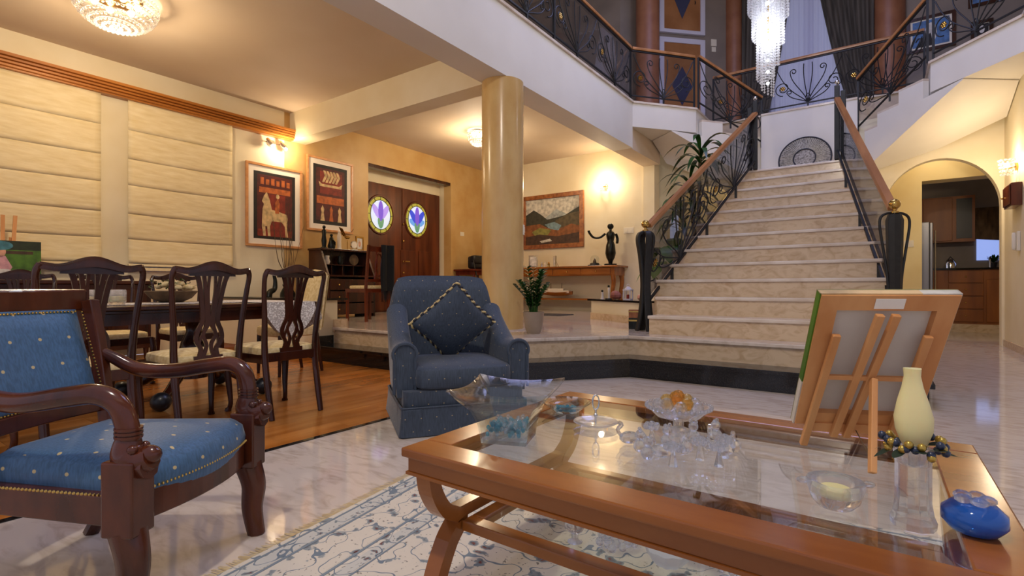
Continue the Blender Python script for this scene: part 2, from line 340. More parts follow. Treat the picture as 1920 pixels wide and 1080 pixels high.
# walls
struct(Q().box(LW-.2, LW, -3, 4.28, 0, ZC).obj('wall_left', 'cream'))
hw = Q().box(LW-.2, LW, 4.28, 5.84, 0, ZC).box(LW-.2, LW, 7.98, 9.3, 0, ZC).box(LW-.2, LW, 5.84, 7.98, 2.995, ZC)
struct(hw.obj('wall_hall', 'tan'))
struct(Q().box(LW-.55, LW-.2, 5.70, 5.84, 0, 3.1).box(LW-.55, LW-.2, 7.98, 8.1, 0, 3.1).box(LW-.55, LW-.2, 5.84, 7.98, 2.995, 3.1).obj('wall_door_recess', 'cream'))
struct(Q().box(LW-.62, LW, 5.70, 8.1, .0, ZP).obj('floor_door_recess', 'marble_floor'))
struct(Q().box(LW-.16, LW-.02, 5.84, 7.98, 2.94, 2.995).obj('trim_door_rail', 'mahogany'))
struct(Q().box(LW-.6, LW-.33, 5.84, 7.98, 2.76, 2.995).obj('wall_over_door', 'cream'))
struct(Q().box(LW, -3.29, 9.1, 9.3, 0, ZC).obj('wall_far', 'cream'))
struct(Q().box(-3.5, -3.29, 9.06, 9.1, ZP, 3.03).obj('trim_pilaster', 'cream'))
# ceilings and beams
struct(Q().box(LW, -3.5, -3, 9.1, ZC, ZC+.12).obj('ceiling', 'ceil'))
struct(Q().box(-3.5, -3.17, -3, 7.75, 3.03, ZU-.03).obj('wall_gallery_fascia', 'white'))
struct(Q().box(-3.5, -3.2, 7.75, 9.1, 3.03, 3.40).obj('ceiling_beam_end', 'ceil'))
struct(Q().box(LW, -3.5, 4.37, 4.63, 3.03, ZC).obj('ceiling_beam', 'cream'))
struct(Q().lathe([(.228, ZP), (.228, 3.03)], 40, (-3.335, 4.5, 0)).obj('wall_round_column', 'column', None, 60))
struct(Q().lathe([(.25, ZP), (.25, ZP+.012)], 40, (-3.335, 4.5, 0)).obj('trim_column_foot', 'marble_edge', None, 60))
cn = [(0, 3.02), (.10, 3.02), (.10, 3.035), (.13, 3.04), (.13, 3.06), (.11, 3.067), (.14, 3.073), (.14, 3.093), (.12, 3.1), (.15, 3.106), (.15, 3.126), (.13, 3.133), (.16, 3.14), (.16, 3.17), (0, 3.17)]
struct(Q().prism([(LW+a, b) for a, b in cn], -3, 4.37, 'y').obj('trim_cornice', 'cornice'))
# upper floor slabs, both sides of the stair
def diag(sgn):
    f = (lambda x: x) if sgn < 0 else mir
    P = [(f(-3.17), 7.75), (f(-2.44), 8.66), (f(-2.44), 9.7), (f(-3.5), 9.7), (f(-3.5), 7.75)]
    struct(Q().prism(P, 3.37, ZU-.03).obj('ceiling_gallery_corner', 'white'))
    e = .025; P2 = [(f(-3.17+e), 7.74), (f(-2.44+e), 8.65), (f(-2.44+e), 9.7), (f(-3.5), 9.7), (f(-3.5), 7.74)]
    struct(Q().prism(P2, ZU-.03, ZU).obj('trim_gallery_corner_edge', 'marble_edge'))
diag(-1); diag(1)
struct(Q().box(LW, -3.145, -3, 7.75, ZU-.03, ZU).obj('floor_gallery', 'marble_edge'))
struct(Q().box(mir(-3.17), mir(-5.5), -3, 7.75, 3.03, ZU-.03).obj('wall_gallery_fascia_right', 'white'))
struct(Q().box(mir(-3.145), mir(-5.5), -3, 7.75, ZU-.03, ZU).obj('floor_gallery_right', 'marble_edge'))
struct(Q().box(LW, 4.0, 9.7, 12.5, 3.42, ZU-.03).obj('ceiling_hallway', 'ceil'))
struct(Q().box(LW, 4.0, 9.67, 12.5, ZU-.03, ZU).obj('floor_hallway', 'marble_edge'))
struct(Q().box(LW, -3.5, 7.75, 9.7, ZU-.03, ZU).obj('floor_gallery_back', 'marble_edge'))
struct(Q().box(mir(-3.5), 4.0, 7.75, 9.7, 3.42, ZU).obj('floor_gallery_back_right', 'marble_edge'))
# landing and the two short flights
ZL = 2.51; R_, D_, Y0 = .18, .292, 4.59
struct(Q().box(-1.62, -.25, 9.62, 9.7, .35, ZU-.03).obj('wall_landing', 'white'))
struct(Q().box(-1.62, -.25, 9.605, 9.66, ZU-.03, ZU).obj('trim_landing_ledge', 'marble_edge'))
def flight(sgn, label):
    f = (lambda x: mir(x)) if sgn < 0 else (lambda x: x)
    L = lambda q: (.57+.73*q, 8.66-.91*q)
    t = thing('short_flight', label, 'stairs', (0, 0, 0))
    qs = [-.098, -.444, -.78, -1.0]; z = ZU
    for k, q in enumerate(qs[:3]):
        z -= .18; q2 = qs[k+1]
        a, b = L(q2), L(q); n = (.78, .62)
        la, lb = (max(.03, min(.45, (.562-p[0])/.78, (9.6-p[1])/.62)) for p in (a, b))
        poly = [(f(p[0]), p[1]) for p in (a, b, (b[0]+lb*n[0], b[1]+lb*n[1]), (a[0]+la*n[0], a[1]+la*n[1]))]
        Q().prism(poly, z-.03, z).obj('tread', 'marble_edge', t)
        zb = [3.16+.54*qq+.22 for qq in (q2, q)]
        vs = []
        for (p, zz) in ((poly[0], zb[0]), (poly[1], zb[1]), (poly[2], zb[1]), (poly[3], zb[0])): vs += [(p[0], p[1], zz), (p[0], p[1], z-.03)]
        bb = Q().add(vs, [(0, 2, 3, 1), (2, 4, 5, 3), (4, 6, 7, 5), (6, 0, 1, 7), (0, 6, 4, 2), (1, 3, 5, 7)])
        bb.obj('stringer', 'white', t)
    return t
def soffit(sgn, t):
    f = (lambda x: mir(x)) if sgn < 0 else (lambda x: x)
    r0, r1 = [], []
    for q in (-1.02, -.6, -.098, .39):
        x, y = .57+.73*q, 8.66-.91*q; ln = max(.05, min((9.69-y)/.62, ((1.42 if sgn > 0 else 1.31)-x)/.78, 1.2)); x2, y2 = x+.78*ln, y+.62*ln
        za = min(3.16+.54*q, 3.355); zt = min(za+.22, 3.366); r0.append(((f(x), y, za), (f(x), y, zt))); r1.append(((f(x2), y2, za), (f(x2), y2, zt)))
    rings = [[a[0], a[1], b[1], b[0]] for a, b in zip(r0, r1)]
    Q().loft(rings).obj('soffit', 'white', t)
soffit(-1, flight(-1, 'short marble flight rising left from the stair landing')); soffit(1, flight(1, 'short marble flight with stepped white side rising right from landing'))
# walls with arches under the flights, right wall, kitchen passage
def archwall(xa, xb, xs, name):
    # wall at y 9.7..9.85 between xa..xb with an arched opening xs
    c = (xs[0]+xs[1])/2; rx = (xs[1]-xs[0])/2; zs, rz = 1.95, .74
    arc = [(c+rx*math.cos(a), zs+rz*math.sin(a)) for a in [PI*i/24 for i in range(25)]]
    poly = [(xb, 0), (xb, 3.42), (xa, 3.42), (xa, 0), (xs[0], 0)]+[p for p in arc[::-1]]+[(xs[1], 0)]
    return struct(Q().prism(poly, 9.7, 9.86, 'y').obj(name, 'cream'))
archwall(-.25, 3.0, (.07, 1.40), 'wall_arch_right'); archwall(-3.5, -1.62, (mir(1.40), mir(.07)), 'wall_arch_left')
struct(Q().box(1.43, 1.63, 3.5, 9.7, 0, 3.37).obj('wall_right', 'cream'))
struct(Q().box(2.92, 3.1, 9.86, 12.9, 0, 3.37).obj('wall_kitchen_side', 'cream'))
struct(Q().box(1.415, 1.43, 3.5, 9.7, 0, .09).obj('baseboard_right', 'marble_step'))
struct(Q().box(-.6, .60, 10.8, 11.15, 0, 3.4).box(.60, 2.9, 10.8, 11.15, 2.56, 3.4).obj('wall_kitchen_passage', 'yellow'))
struct(Q().box(-3.4, -1.3, 10.8, 11, 0, 3.4).obj('wall_behind_left_arch', 'yellow'))
struct(Q().box(-.25, -.2, 8.3, 9.7, 0, 2.4).obj('wall_under_landing', 'cream'))
struct(Q().box(-1.70, -1.62, 8.3, 9.6, ZP, 2.4).obj('wall_under_landing_left', 'cream'))
# kitchen
kx0, kx1, ky = .1, 3.4, 12.3
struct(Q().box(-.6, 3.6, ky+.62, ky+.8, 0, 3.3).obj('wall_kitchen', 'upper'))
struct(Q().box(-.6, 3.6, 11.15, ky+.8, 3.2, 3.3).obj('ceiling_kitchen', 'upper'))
struct(Q().box(.3, 2.9, ky-.02, ky+.6, 0, .15).obj('trim_kitchen_plinth', 'marble_step'))
# upper storey
def wall2(a, b, th, z0, z1, name, mat):
    d = (Vector(b)-Vector(a)).normalized(); n = Vector((-d.y, d.x))*th
    P = [a, b, tuple(Vector(b)+n), tuple(Vector(a)+n)]
    return struct(Q().prism(P, z0, z1).obj(name, mat))
ZT = 7.2
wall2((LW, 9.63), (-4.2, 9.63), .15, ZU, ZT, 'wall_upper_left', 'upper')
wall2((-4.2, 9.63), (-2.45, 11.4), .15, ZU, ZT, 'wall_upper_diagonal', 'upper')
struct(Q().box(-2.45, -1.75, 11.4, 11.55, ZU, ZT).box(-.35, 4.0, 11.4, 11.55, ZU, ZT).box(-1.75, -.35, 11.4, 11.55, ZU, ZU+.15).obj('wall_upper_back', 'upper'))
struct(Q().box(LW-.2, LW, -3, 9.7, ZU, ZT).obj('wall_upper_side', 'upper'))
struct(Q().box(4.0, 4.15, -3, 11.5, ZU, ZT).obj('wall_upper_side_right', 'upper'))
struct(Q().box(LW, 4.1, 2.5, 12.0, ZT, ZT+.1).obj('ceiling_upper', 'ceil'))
for i, (x, y, r) in enumerate(((-3.63, 9.62, .22), (-2.44, 11.42, .19), (.18, 11.35, .23))):
    struct(Q().lathe([(r, ZU), (r, ZT)], 32, (x, y, 0)).obj('wall_upper_column', 'brown_column', None, 60))
# upstairs window with mullions behind the sheer curtain
wn = struct(Q().box(-1.78, -1.70, 11.42, 11.5, ZU+.15, ZT).box(-.40, -.32, 11.42, 11.5, ZU+.15, ZT).box(-1.1, -1.04, 11.42, 11.5, ZU+.15, ZT).obj('window_1', 'white_paint'))
for xa, xb in ((-1.70, -1.1), (-1.04, -.40)): Q().box(xa, xb, 11.455, 11.46, ZU+.15, ZT).obj('pane', 'pane', wn)
# windows behind the blinds
for i, (ya, yb) in enumerate(((.35, 1.95), (2.36, 3.42))):
    w = struct(Q().box(LW-.01, LW+.02, ya, yb, 1.0, 3.0).obj('window_%d' % (i+2), 'white_paint'))
# main stair
st = thing('staircase', 'wide cream marble staircase rising to the landing with plate', 'stairs')
def hw_(Y): return 1.05-(Y-5.22)*(.55/2.86)
for n in range(1, 13):
    y = Y0+D_*n; z = ZP+R_*n; yb = y+D_+.03 if n < 12 else 9.615
    w = min(hw_(y)+.16, 1.0+.02*n) if n > 2 else (.90 if n < 2 else .93)
    w2 = w
    Q().box(AX-w, AX+w, y-.025, yb, z-.032, z).obj('tread', 'marble_edge', st, None, .008)
    Q().box(AX-w+.01, AX+w-.01, y, y+D_+.02 if n < 12 else 9.6, ZP-.05 if n < 4 else z-.9, z-.032).obj('riser', 'marble_step', st)
# ---------------------------------------------------------------- railings
def spiral(cx, cy, r0, r1, a0, turns, n=26):
    return [(cx+(r0+(r1-r0)*i/n)*math.cos(a0+turns*2*PI*i/n), cy+(r0+(r1-r0)*i/n)*math.sin(a0+turns*2*PI*i/n)) for i in range(n+1)]
def bz2(p0, p1, p2, p3, n=14): return [(v.x, v.y) for v in bez((*p0, 0), (*p1, 0), (*p2, 0), (*p3, 0), n)]
def rosette(M, s, h, parent):
    b = Q()
    for k in range(6): b.ball(M(s+.028*math.cos(k*PI/3), h+.028*math.sin(k*PI/3)), .016, 6, 4)
    b.ball(M(s, h), .018, 6, 4); return b.obj('rosette', 'brass', parent, True)
def motif(M, L, h, parent, r=.0078, fan=True, hearts=True):
    """wrought scrollwork in a panel of length L, height h; M maps (s,h) to 3D"""
    c = L/2; cs = []
    for sg in (-1, 1):
        f = lambda p: [(c+sg*(x), y) for x, y in p]
        k = L/2
        cs.append(f(bz2((0, 0), (.05*k, .35*h), (.16*k, .6*h), (.12*k, .93*h))))
        cs.append(f(bz2((0, 0), (.12*k, .3*h), (.5*k, .5*h), (.52*k, .78*h))+spiral(.42*k, .78*h, .10*k, .03*k, 0, 1.1, 18)))
        cs.append(f(bz2((0, 0), (.3*k, .25*h), (.62*k, .3*h), (.95*k, .95*h))))
        cs.append(f(bz2((0, 0), (.25*k, .12*h), (.5*k, .12*h), (.62*k, .3*h))+spiral(.54*k, .3*h, .08*k, .03*k, 0, .9, 14)))
        cs.append(f(spiral(.74*k, .42*h, .24*k, .05*k, -PI/2, 1.6, 34)))
    cs.append([(c+.03*math.cos(a), .12*h+.09*h*math.sin(a)) for a in [2*PI*i/16 for i in range(17)]])
    for p in cs: Q().tube([M(x, y) for x, y in p], r, 6).obj('scroll', 'iron', parent, True)
    rosette(M, c-.74*L/2, .42*h, parent)
def railing(name, label, A, Bp, zA, zB, rail=.85, posts=(0, 1), glass=True, n=1, wood='rail_wood', smoke='smoke', ext=0):
    """A,B plan points; zA,zB floor heights; handrail 'rail' above"""
    t = thing(name, label, 'railing'); a = Vector((*A, zA)); b = Vector((*Bp, zB)); L = (b-a).xy.length
    M = lambda s, h: a+(b-a)*(s/L)+Vector((0, 0, h))
    hr = [(-.03, -.02), (.03, -.02), (.034, .0), (.026, .022), (-.026, .022), (-.034, 0)]
    Q().tube([M(-ext, rail), M(L+ext, rail)], 1, sec=hr, up=(0, 0, 1)).obj('handrail', wood, t)
    Q().tube([M(0, rail-.035), M(L, rail-.035)], 1, sec=rect(.03, .018), up=(0, 0, 1)).obj('top_bar', 'iron', t)
    Q().tube([M(0, .10), M(L, .10)], 1, sec=rect(.022, .018), up=(0, 0, 1)).obj('bottom_bar', 'iron', t)
    for p in posts: Q().tube([M(p*L, 0), M(p*L, rail-.02)], 1, sec=rect(.028, .028), up=(1, 0, 0)).obj('post', 'iron', t)
    for k in range(n):
        Mk = lambda s, h, k=k: M(k*L/n+s, .11+h)
        Q().tube([Mk(L/n/2, -.11), Mk(L/n/2, 0)], 1, sec=rect(.024, .024), up=(1, 0, 0)).obj('post', 'iron', t)
        motif(Mk, L/n, rail-.16, t)
    if glass:
        d = (b-a).xy.normalized(); nn = Vector((-d.y, d.x, 0))*.012
        vs = [M(.02, .115)+nn, M(L-.02, .115)+nn, M(L-.02, rail-.05)+nn, M(.02, rail-.05)+nn]; vs += [v+nn*.4 for v in vs]
        Q().add(vs, [(0, 1, 2, 3), (7, 6, 5, 4), (0, 4, 5, 1), (1, 5, 6, 2), (2, 6, 7, 3), (3, 7, 4, 0)]).obj('glass_panel', smoke, t)
    return t
thin_glass('clear_rail', (.9, .9, .93))
railing('gallery_railing', 'long wrought iron scroll railing along the left gallery edge', (-3.20, 3.0), (-3.20, 7.73), ZU, ZU, .85, (0, .5, 1), True, 4, smoke='clear_rail')
railing('gallery_railing', 'short level scroll railing over the plant at gallery corner', (-3.19, 7.77), (-2.47, 8.66), ZU, ZU, .85, (1,), True, 1, smoke='clear_rail')
railing('gallery_railing', 'wrought iron railing of the balcony in front of the upstairs window', (-2.44, 9.76), (.57, 9.76), ZU, ZU, .86, (0, 1), False, 3)
railing('gallery_railing', 'wrought iron scroll railing on the right gallery before framed pictures', (mir(-2.47), 8.68), (mir(-3.19), 7.77), ZU, ZU, .85, (0, 1), False, 1)
Lq = lambda q: (.57+.73*q, 8.66-.91*q)
for sg, lab in ((-1, 'sloping wrought iron railing of the left short flight'), (1, 'sloping wrought iron railing of the right short flight')):
    a, b = Lq(-1.12), Lq(-.04)
    if sg < 0: a, b = (mir(a[0]), a[1]), (mir(b[0]), b[1])
    railing('flight_railing', lab, a, b, 3.22, ZU, .86, (0, 1), False, 1)
def stair_rail(sg, label):
    t = thing('stair_railing', label, 'railing')
    a = Vector((AX+sg*1.05, 5.2, 0)); b = Vector((AX+sg*.50, 8.06, 0)); L = (b-a).xy.length
    zb = lambda s: .62+(2.64-.62)*s/L          # bottom rail line
    zt = lambda s: 1.42+(3.32-1.42)*s/L
    P = lambda s, f: Vector((*(a+(b-a)*(s/L)).xy, zb(s)+(zt(s)-zb(s))*f))
    hr = [(-.032, -.022), (.032, -.022), (.036, .0), (.028, .026), (-.028, .026), (-.036, 0)]
    Q().tube([P(.06, 1), P(L, 1)], 1, sec=hr, up=(0, 0, 1)).obj('handrail', 'rail_wood', t)
    Q().tube([P(0.02, 0), P(L, 0)], 1, sec=rect(.022, .026), up=(0, 0, 1)).obj('bottom_bar', 'iron', t)
    for s in (.55, 1.4, 2.25):
        q = P(s, 0); Q().tube([q-Vector((0, 0, .16)), q], 1, sec=rect(.028, .028), up=(1, 0, 0)).obj('post', 'iron', t)
    d = (b-a).normalized(); nn = Vector((-d.y, d.x, 0))*.02*(-sg)
    vs = [P(.05, .02)+nn, P(L-.03, .02)+nn, P(L-.03, .97)+nn, P(.05, .97)+nn]; vs += [v+nn*.25 for v in vs]
    Q().add(vs, [(0, 1, 2, 3), (7, 6, 5, 4), (0, 4, 5, 1), (1, 5, 6, 2), (2, 6, 7, 3), (3, 7, 4, 0)]).obj('glass_panel', 'smoke', t)
    if sg < 0:
        for k in range(2):
            Mk = lambda s, h, k=k: P(k*L/2+s, .02+h/.80)
            motif(Mk, L/2, .74, t, .0075)
    # landing post with ball
    pp = Vector((b.x, b.y, ZL))
    q = Q().box(b.x-.03, b.x+.03, b.y-.03, b.y+.03, ZL, ZL+.98).obj('landing_post', 'iron', t, None, .006)
    Q().box(b.x-.03+sg*.07, b.x+.03+sg*.07, b.y-.03, b.y+.03, ZL, ZL+.90).obj('landing_post', 'iron', t, None, .006)
    Q().ball((b.x, b.y, ZL+1.03), .03).lathe([(.008, 0), (.008, .03)], 8, (b.x, b.y, ZL+.98)).obj('ball', 'silver', q, True)
    # bottom newel: flared black post with loops and a brass ball
    nx, ny = a.x, a.y
    if sg < 0:
        b1 = Q()
        for k in range(4):
            an = PI/4+k*PI/2; cx, sy = math.cos(an), math.sin(an)
            prof = [(.095, ZP), (.06, ZP+.15), (.036, ZP+.38), (.034, ZP+.55), (.06, ZP+.80), (.082, ZP+.93), (.078, ZP+1.0), (.05, ZP+1.03), (.012, ZP+1.035)]
            pts = smooth_path([(nx+r*cx, ny+r*sy, z) for r, z in prof], 4)
            b1.tube(pts, 1, sec=rect(.064, .030), up=(cx, sy, 0.01))
        nw = b1.obj('newel_post', 'iron', t, 40, .008)
        zt_ = ZP+1.05
    else:
        b1 = Q().tube([(nx, ny, ZP), (nx, ny, ZP+.5), (nx, ny, ZP+1.0), (nx, ny, ZP+1.05)], [.055, .05, .062, .045], 8)
        nw = b1.obj('newel_post', 'iron', t, 30)
        for e in (-1, 1):
            pr = [(0.01, 1.06), (.07, 1.055), (.115, 1.02), (.12, .94), (.09, .75), (.06, .55), (.05, .35), (.04, .1)]
            Q().tube(smooth_path([(nx+e*r*RT[0], ny+e*r*RT[1], ZP+z) for r, z in pr], 5), .010, 6).obj('loop', 'iron', nw, True)
        zt_ = ZP+1.06
    Q().lathe([(.03, 0), (.03, .012), (.012, .02), (.012, .035)], 14, (nx, ny, zt_)).ball((nx, ny, zt_+.072), .042, 16, 10).obj('ball', 'brass', nw, True)
    return t
stair_rail(-1, 'left stair railing with flared black newel, brass ball and smoked glass')
stair_rail(1, 'right stair railing with looped black newel, brass ball and smoked glass')
# ---------------------------------------------------------------- doors, blinds, pictures
dx = LW-.34
dr = struct(Q().box(dx-.06, dx, 5.84, 7.98, ZP-.02, 2.78).obj('door_1', 'door_wood'))
def oval(cy, cz, ry, rz, x, n=32, a0=0, a1=2*PI): return [(x, cy+ry*math.cos(a0+(a1-a0)*i/n), cz+rz*math.sin(a0+(a1-a0)*i/n)) for i in range(n)]
def disc(b, pts): b.add(pts, [tuple(range(len(pts)))]); return b
def flat(poly, x, mat, parent, name='pane'):
    """flat glass or print shape in the plane X=x (poly in y,z)"""
    b = Q().prism(poly, x-.003, x, 'x'); return b.obj(name, mat, parent)
def E2(cy, cz, ry, rz, n=28, rot=0):
    return [(cy+ry*math.cos(t)*math.cos(rot)-rz*math.sin(t)*math.sin(rot), cz+ry*math.cos(t)*math.sin(rot)+rz*math.sin(t)*math.cos(rot)) for t in [2*PI*i/n for i in range(n)]]
for k, (cy, pal) in enumerate(((6.37, ('sg_lilac', 'sg_purple', 'sg_white')), (7.30, ('sg_blue', 'sg_purple', 'sg_sky')))):
    leaf = Q().box(dx, dx+.025, 5.86+k*1.06, 6.90+k*1.06, ZP+.02, 2.74).obj('door_leaf', 'door_wood', dr)
    x = dx+.026; cz = 2.17; L_ = leaf
    Q().tube(oval(cy, cz, .315, .355, x+.005, 40)+oval(cy, cz, .315, .355, x+.005, 40)[:1], .022, 6).obj('oval_frame', 'door_wood', L_, True)
    flat(E2(cy, cz, .30, .34), x+.004, 'sg_yellow', L_); flat(E2(cy, cz, .235, .275), x+.008, 'sg_white', L_)
    for s in (-1, 1):
        flat(E2(cy+s*.10, cz-.06, .115, .06, 20, s*.45), x+.012, pal[2] if k else 'sg_white', L_)
        flat(E2(cy+s*.095, cz+.05, .06, .16, 20, -s*.6), x+.016, pal[0], L_)
    flat(E2(cy, cz+.07, .058, .19, 20), x+.020, pal[1], L_)
    flat(E2(cy-.03, cz-.16, .035, .10, 16, .25), x+.020, 'sg_green', L_); flat(E2(cy+.03, cz-.16, .035, .10, 16, -.25), x+.020, 'sg_green', L_)
    b = Q()
    for j in range(12):
        a = 2*PI*j/12; b.tube([(x+.012, cy+.235*math.cos(a), cz+.275*math.sin(a)), (x+.012, cy+.30*math.cos(a), cz+.34*math.sin(a))], .005, 5)
    b.tube(oval(cy, cz, .235, .275, x+.012, 40)+oval(cy, cz, .235, .275, x+.012, 40)[:1], .006, 5)
    b.obj('lead_came', 'black', L_)
    for s in (-1, 1):   # raised panels
        Q().box(x-.002, x+.014, cy+s*.24-.19, cy+s*.24+.19, ZP+.2, 1.55).obj('panel', 'door_wood', L_, None, .008)
b = Q()
for z in (2.05, 1.72, 1.32, 1.1, .92): b.ball((dx+.045, 6.93, z), .022, 8, 6)
b.tube([(dx+.03, 6.93, 1.32), (dx+.09, 6.93, 1.32), (dx+.09, 7.05, 1.32)], .012, 6)
b.obj('lock', 'brass', dr, True)
Q().box(dx+.025, dx+.035, 6.86, 6.94, .72, .95).obj('handle_plate', 'black', dr)
# roman blinds
def blind(ya, yb, label):
    t = thing('roman_blind', label, 'blind', (LW+.05, (ya+yb)/2, 1.1), 0, 'cream roman blinds')
    w = yb-ya; zs = [1.92, 1.57, 1.23, .92, .58, .28, .0]
    for k in range(6):
        z1, z0 = zs[k], zs[k+1]
        def fn(u, v, z0=z0, z1=z1, k=k):
            y = (u-.5)*w; x = .005*math.sin(PI*v)+.005*math.sin(u*9+k*2.1)*math.sin(PI*v)+.002*(1-v)+(.02*(1-v) if k == 5 else 0)
            return (x-.003*(v > .95), y, z0+(z1+.012-z0)*v-.010*math.sin(PI*u)*(1 if k else 0)*(1-v))
        o = Q().grid(fn, 24, 8, True).obj('fold', 'blind', t, True)
        md = o.modifiers.new('solid', 'SOLIDIFY'); md.thickness = .006
    Q().box(-.01, .03, -w/2, w/2, -.04, -.012).obj('hem_bar', 'blind', t); Q().box(-.012, .024, -w/2, w/2, -.09, -.055).obj('hem_bar', 'blind', t)
    return t
blind(.2, 2.03, 'cream roman blind cut by the left picture edge'); blind(2.29, 3.49, 'cream roman blind nearest the red picture')
# framed pictures on the left wall (plane X)
def frame_x(name, label, x, y0, y1, z0, z1, fw, mat, matw=.08, cat='picture', depth=.03):
    t = thing(name, label, cat, (x, (y0+y1)/2, z0))
    w = (y1-y0)/2; h = z1-z0
    for a, b_, c, d in ((-w, w, 0, fw), (-w, w, h-fw, h), (-w, -w+fw, fw, h-fw), (w-fw, w, fw, h-fw)):
        Q().box(0.0, depth, a, b_, c, d).obj('frame_bar', mat, t, None, .004)
    if matw: Q().box(.004, .012, -w+fw, w-fw, fw, h-fw).obj('mat_board', 'mat', t)
    return t, w-fw-matw, fw+matw, h-fw-matw
def P_(t, poly, k, mat, name='print'): return Q().prism(poly, .012+.0008*k, .0125+.0008*k, 'x').obj(name, mat, t)
def R4(a, b, c, d): return [(a, c), (b, c), (b, d), (a, d)]
PZ0 = dict(p1=PXp(458.5, 461, LW), p1r=PXp(566, 322, LW), p2=PXp(573, 432, LW), p2r=PXp(660, 307, LW))
t, w, zb, zt = frame_x('framed_print', 'red and black print of a pale horse and rider in pale frame', LW+.005, 3.69, 4.56, 1.40, 2.60, .035, 'frame_wood')
P_(t, R4(-w, w, zb, zt), 0, 'p_black'); P_(t, R4(-w+.05, w-.05, zb+.05, zt-.04), 1, 'p_dred'); P_(t, R4(-w+.08, w-.08, zt-.30, zt-.22), 2, 'p_orange')
P_(t, R4(-w+.06, w-.06, zb+.04, zb+.14), 2, 'p_red'); P_(t, R4(-.10, .16, zb+.14, zb+.66), 2, 'p_red')
horse = [(-.20, .30), (-.19, .55), (-.17, .62), (-.20, .66), (-.17, .74), (-.13, .80), (-.11, .76), (-.08, .68), (-.05, .55), (.10, .52), (.18, .50), (.20, .42), (.19, .28), (.205, .16), (.165, .16), (.15, .32), (.10, .38), (-.05, .38), (-.08, .30), (-.07, .16), (-.11, .16), (-.12, .30), (-.15, .30), (-.14, .16), (-.18, .16)]
P_(t, horse, 4, 'p_cream'); P_(t, [(0, .5), (.06, .5), (.07, .66), (.04, .72), (.0, .66)], 5, 'p_orange'); P_(t, E2(.04, .75, .028, .035, 12), 5, 'p_cream')
for k in range(6): P_(t, R4(-w+.10+k*.08, -w+.15+k*.08, zt-.18, zt-.08-.02*(k % 2)), 3, 'p_orange')
t, w, zb, zt = frame_x('framed_print', 'red and black print of a sailing ship above small figures', LW+.005, 4.64, 5.50, 1.71, 2.89, .035, 'frame_wood')
P_(t, R4(-w, w, zb, zt), 0, 'p_black'); P_(t, R4(-w+.05, w-.05, zb+.06, zt-.05), 1, 'p_dred'); P_(t, R4(-w+.12, w-.10, zt-.46, zt-.10), 2, 'p_red')
P_(t, [(-.2, .72), (.2, .72), (.22, .80), (.16, .76), (-.16, .76), (-.22, .80)], 3, 'p_cream')
for k in range(5): P_(t, [(-.16+k*.06, .79), (-.12+k*.06, .79), (-.06+k*.06, .90), (-.10+k*.06, .98), (-.14+k*.06, .98), (-.11+k*.06, .90)], 4, 'p_cream')
P_(t, R4(-w+.06, w-.06, zt-.62, zt-.50), 3, 'p_orange')
for k in range(3): P_(t, [(-.19+k*.16, .17), (-.11+k*.16, .17), (-.13+k*.16, .30), (-.12+k*.16, .36), (-.15+k*.16, .42), (-.18+k*.16, .36), (-.17+k*.16, .30)], 4, 'p_orange' if k == 1 else 'p_cream')
# landscape painting on far wall: build along Y plane by rotating an X-plane frame
t, w, zb, zt = frame_x('landscape_painting', 'mountain landscape painting in wide wooden frame above console', -5.46, -.73, .73, 0, 1.12, .085, 'frame_gold', 0, depth=.05)
t.location = (-5.46, 9.095, 1.62); t.rotation_euler = (0, 0, -PI/2)
P_(t, R4(-w, w, zb, zt), 0, 'p_sky'); P_(t, [(-w, .55), (-w*.3, .62), (.1, .80), (.35, .68), (w, .85), (w, zt), (-w, zt)], 1, 'p_cloud')
P_(t, [(-w, .45), (-w, .72), (-.45, .82), (-.28, .72), (-.12, .60), (.05, .62), (.3, .66), (w, .82), (w, .40)], 2, 'p_hill')
P_(t, [(-.1, .4), (.1, .58), (.38, .68), (w, .72), (w, .3), (.1, .3)], 3, 'p_hill2'); P_(t, [(-w, zb), (-w, .50), (-.3, .52), (-.1, .42), (.2, .40), (.45, .48), (w, .42), (w, zb)], 4, 'p_rust')
P_(t, [(-.18, .50), (.05, .54), (.22, .46), (.15, .36), (-.05, .40)], 5, 'p_water'); P_(t, [(-.5, .36), (-.3, .44), (-.02, .38), (-.1, .28), (-.42, .28)], 6, 'p_olive')
P_(t, [(-w, zb), (-w, .26), (-.3, .30), (.1, .24), (w, .30), (w, zb)], 7, 'p_earth'); P_(t, [(-.3, .16), (-.05, .2), (.0, .15), (-.25, .12)], 8, 'p_cloud')
# switches
def switch(loc, rz, label, w=.12, h=.085):
    t = thing('light_switch', label, 'switch', loc, rz)
    Q().box(0, .010, -w/2, w/2, -h/2, h/2).obj('plate', 'plastic', t, None, .003)
    for s in (-1, 1): Q().box(.010, .015, s*w*.22-w*.13, s*w*.22+w*.13, -h*.28, h*.28).obj('rocker', 'plastic', t)
switch((LW, 8.33, 1.96), 0, 'white light switch on the tan wall right of the front door')
p = PYp(1179, 432, 9.1); switch(p, -PI/2, 'white light switch on the cream wall beside the bronze statue', .2, .11)
p = PYp(1704, 457, 10.8); switch(p, -PI/2, 'white light switch on yellow wall behind the right newel', .13, .11)
q = ray(976, 432); switch((-3.335+.228*math.cos(.42), 4.5+.228*math.sin(.42), 1.43), .42, 'white switch on the tan round column', .06, .11)
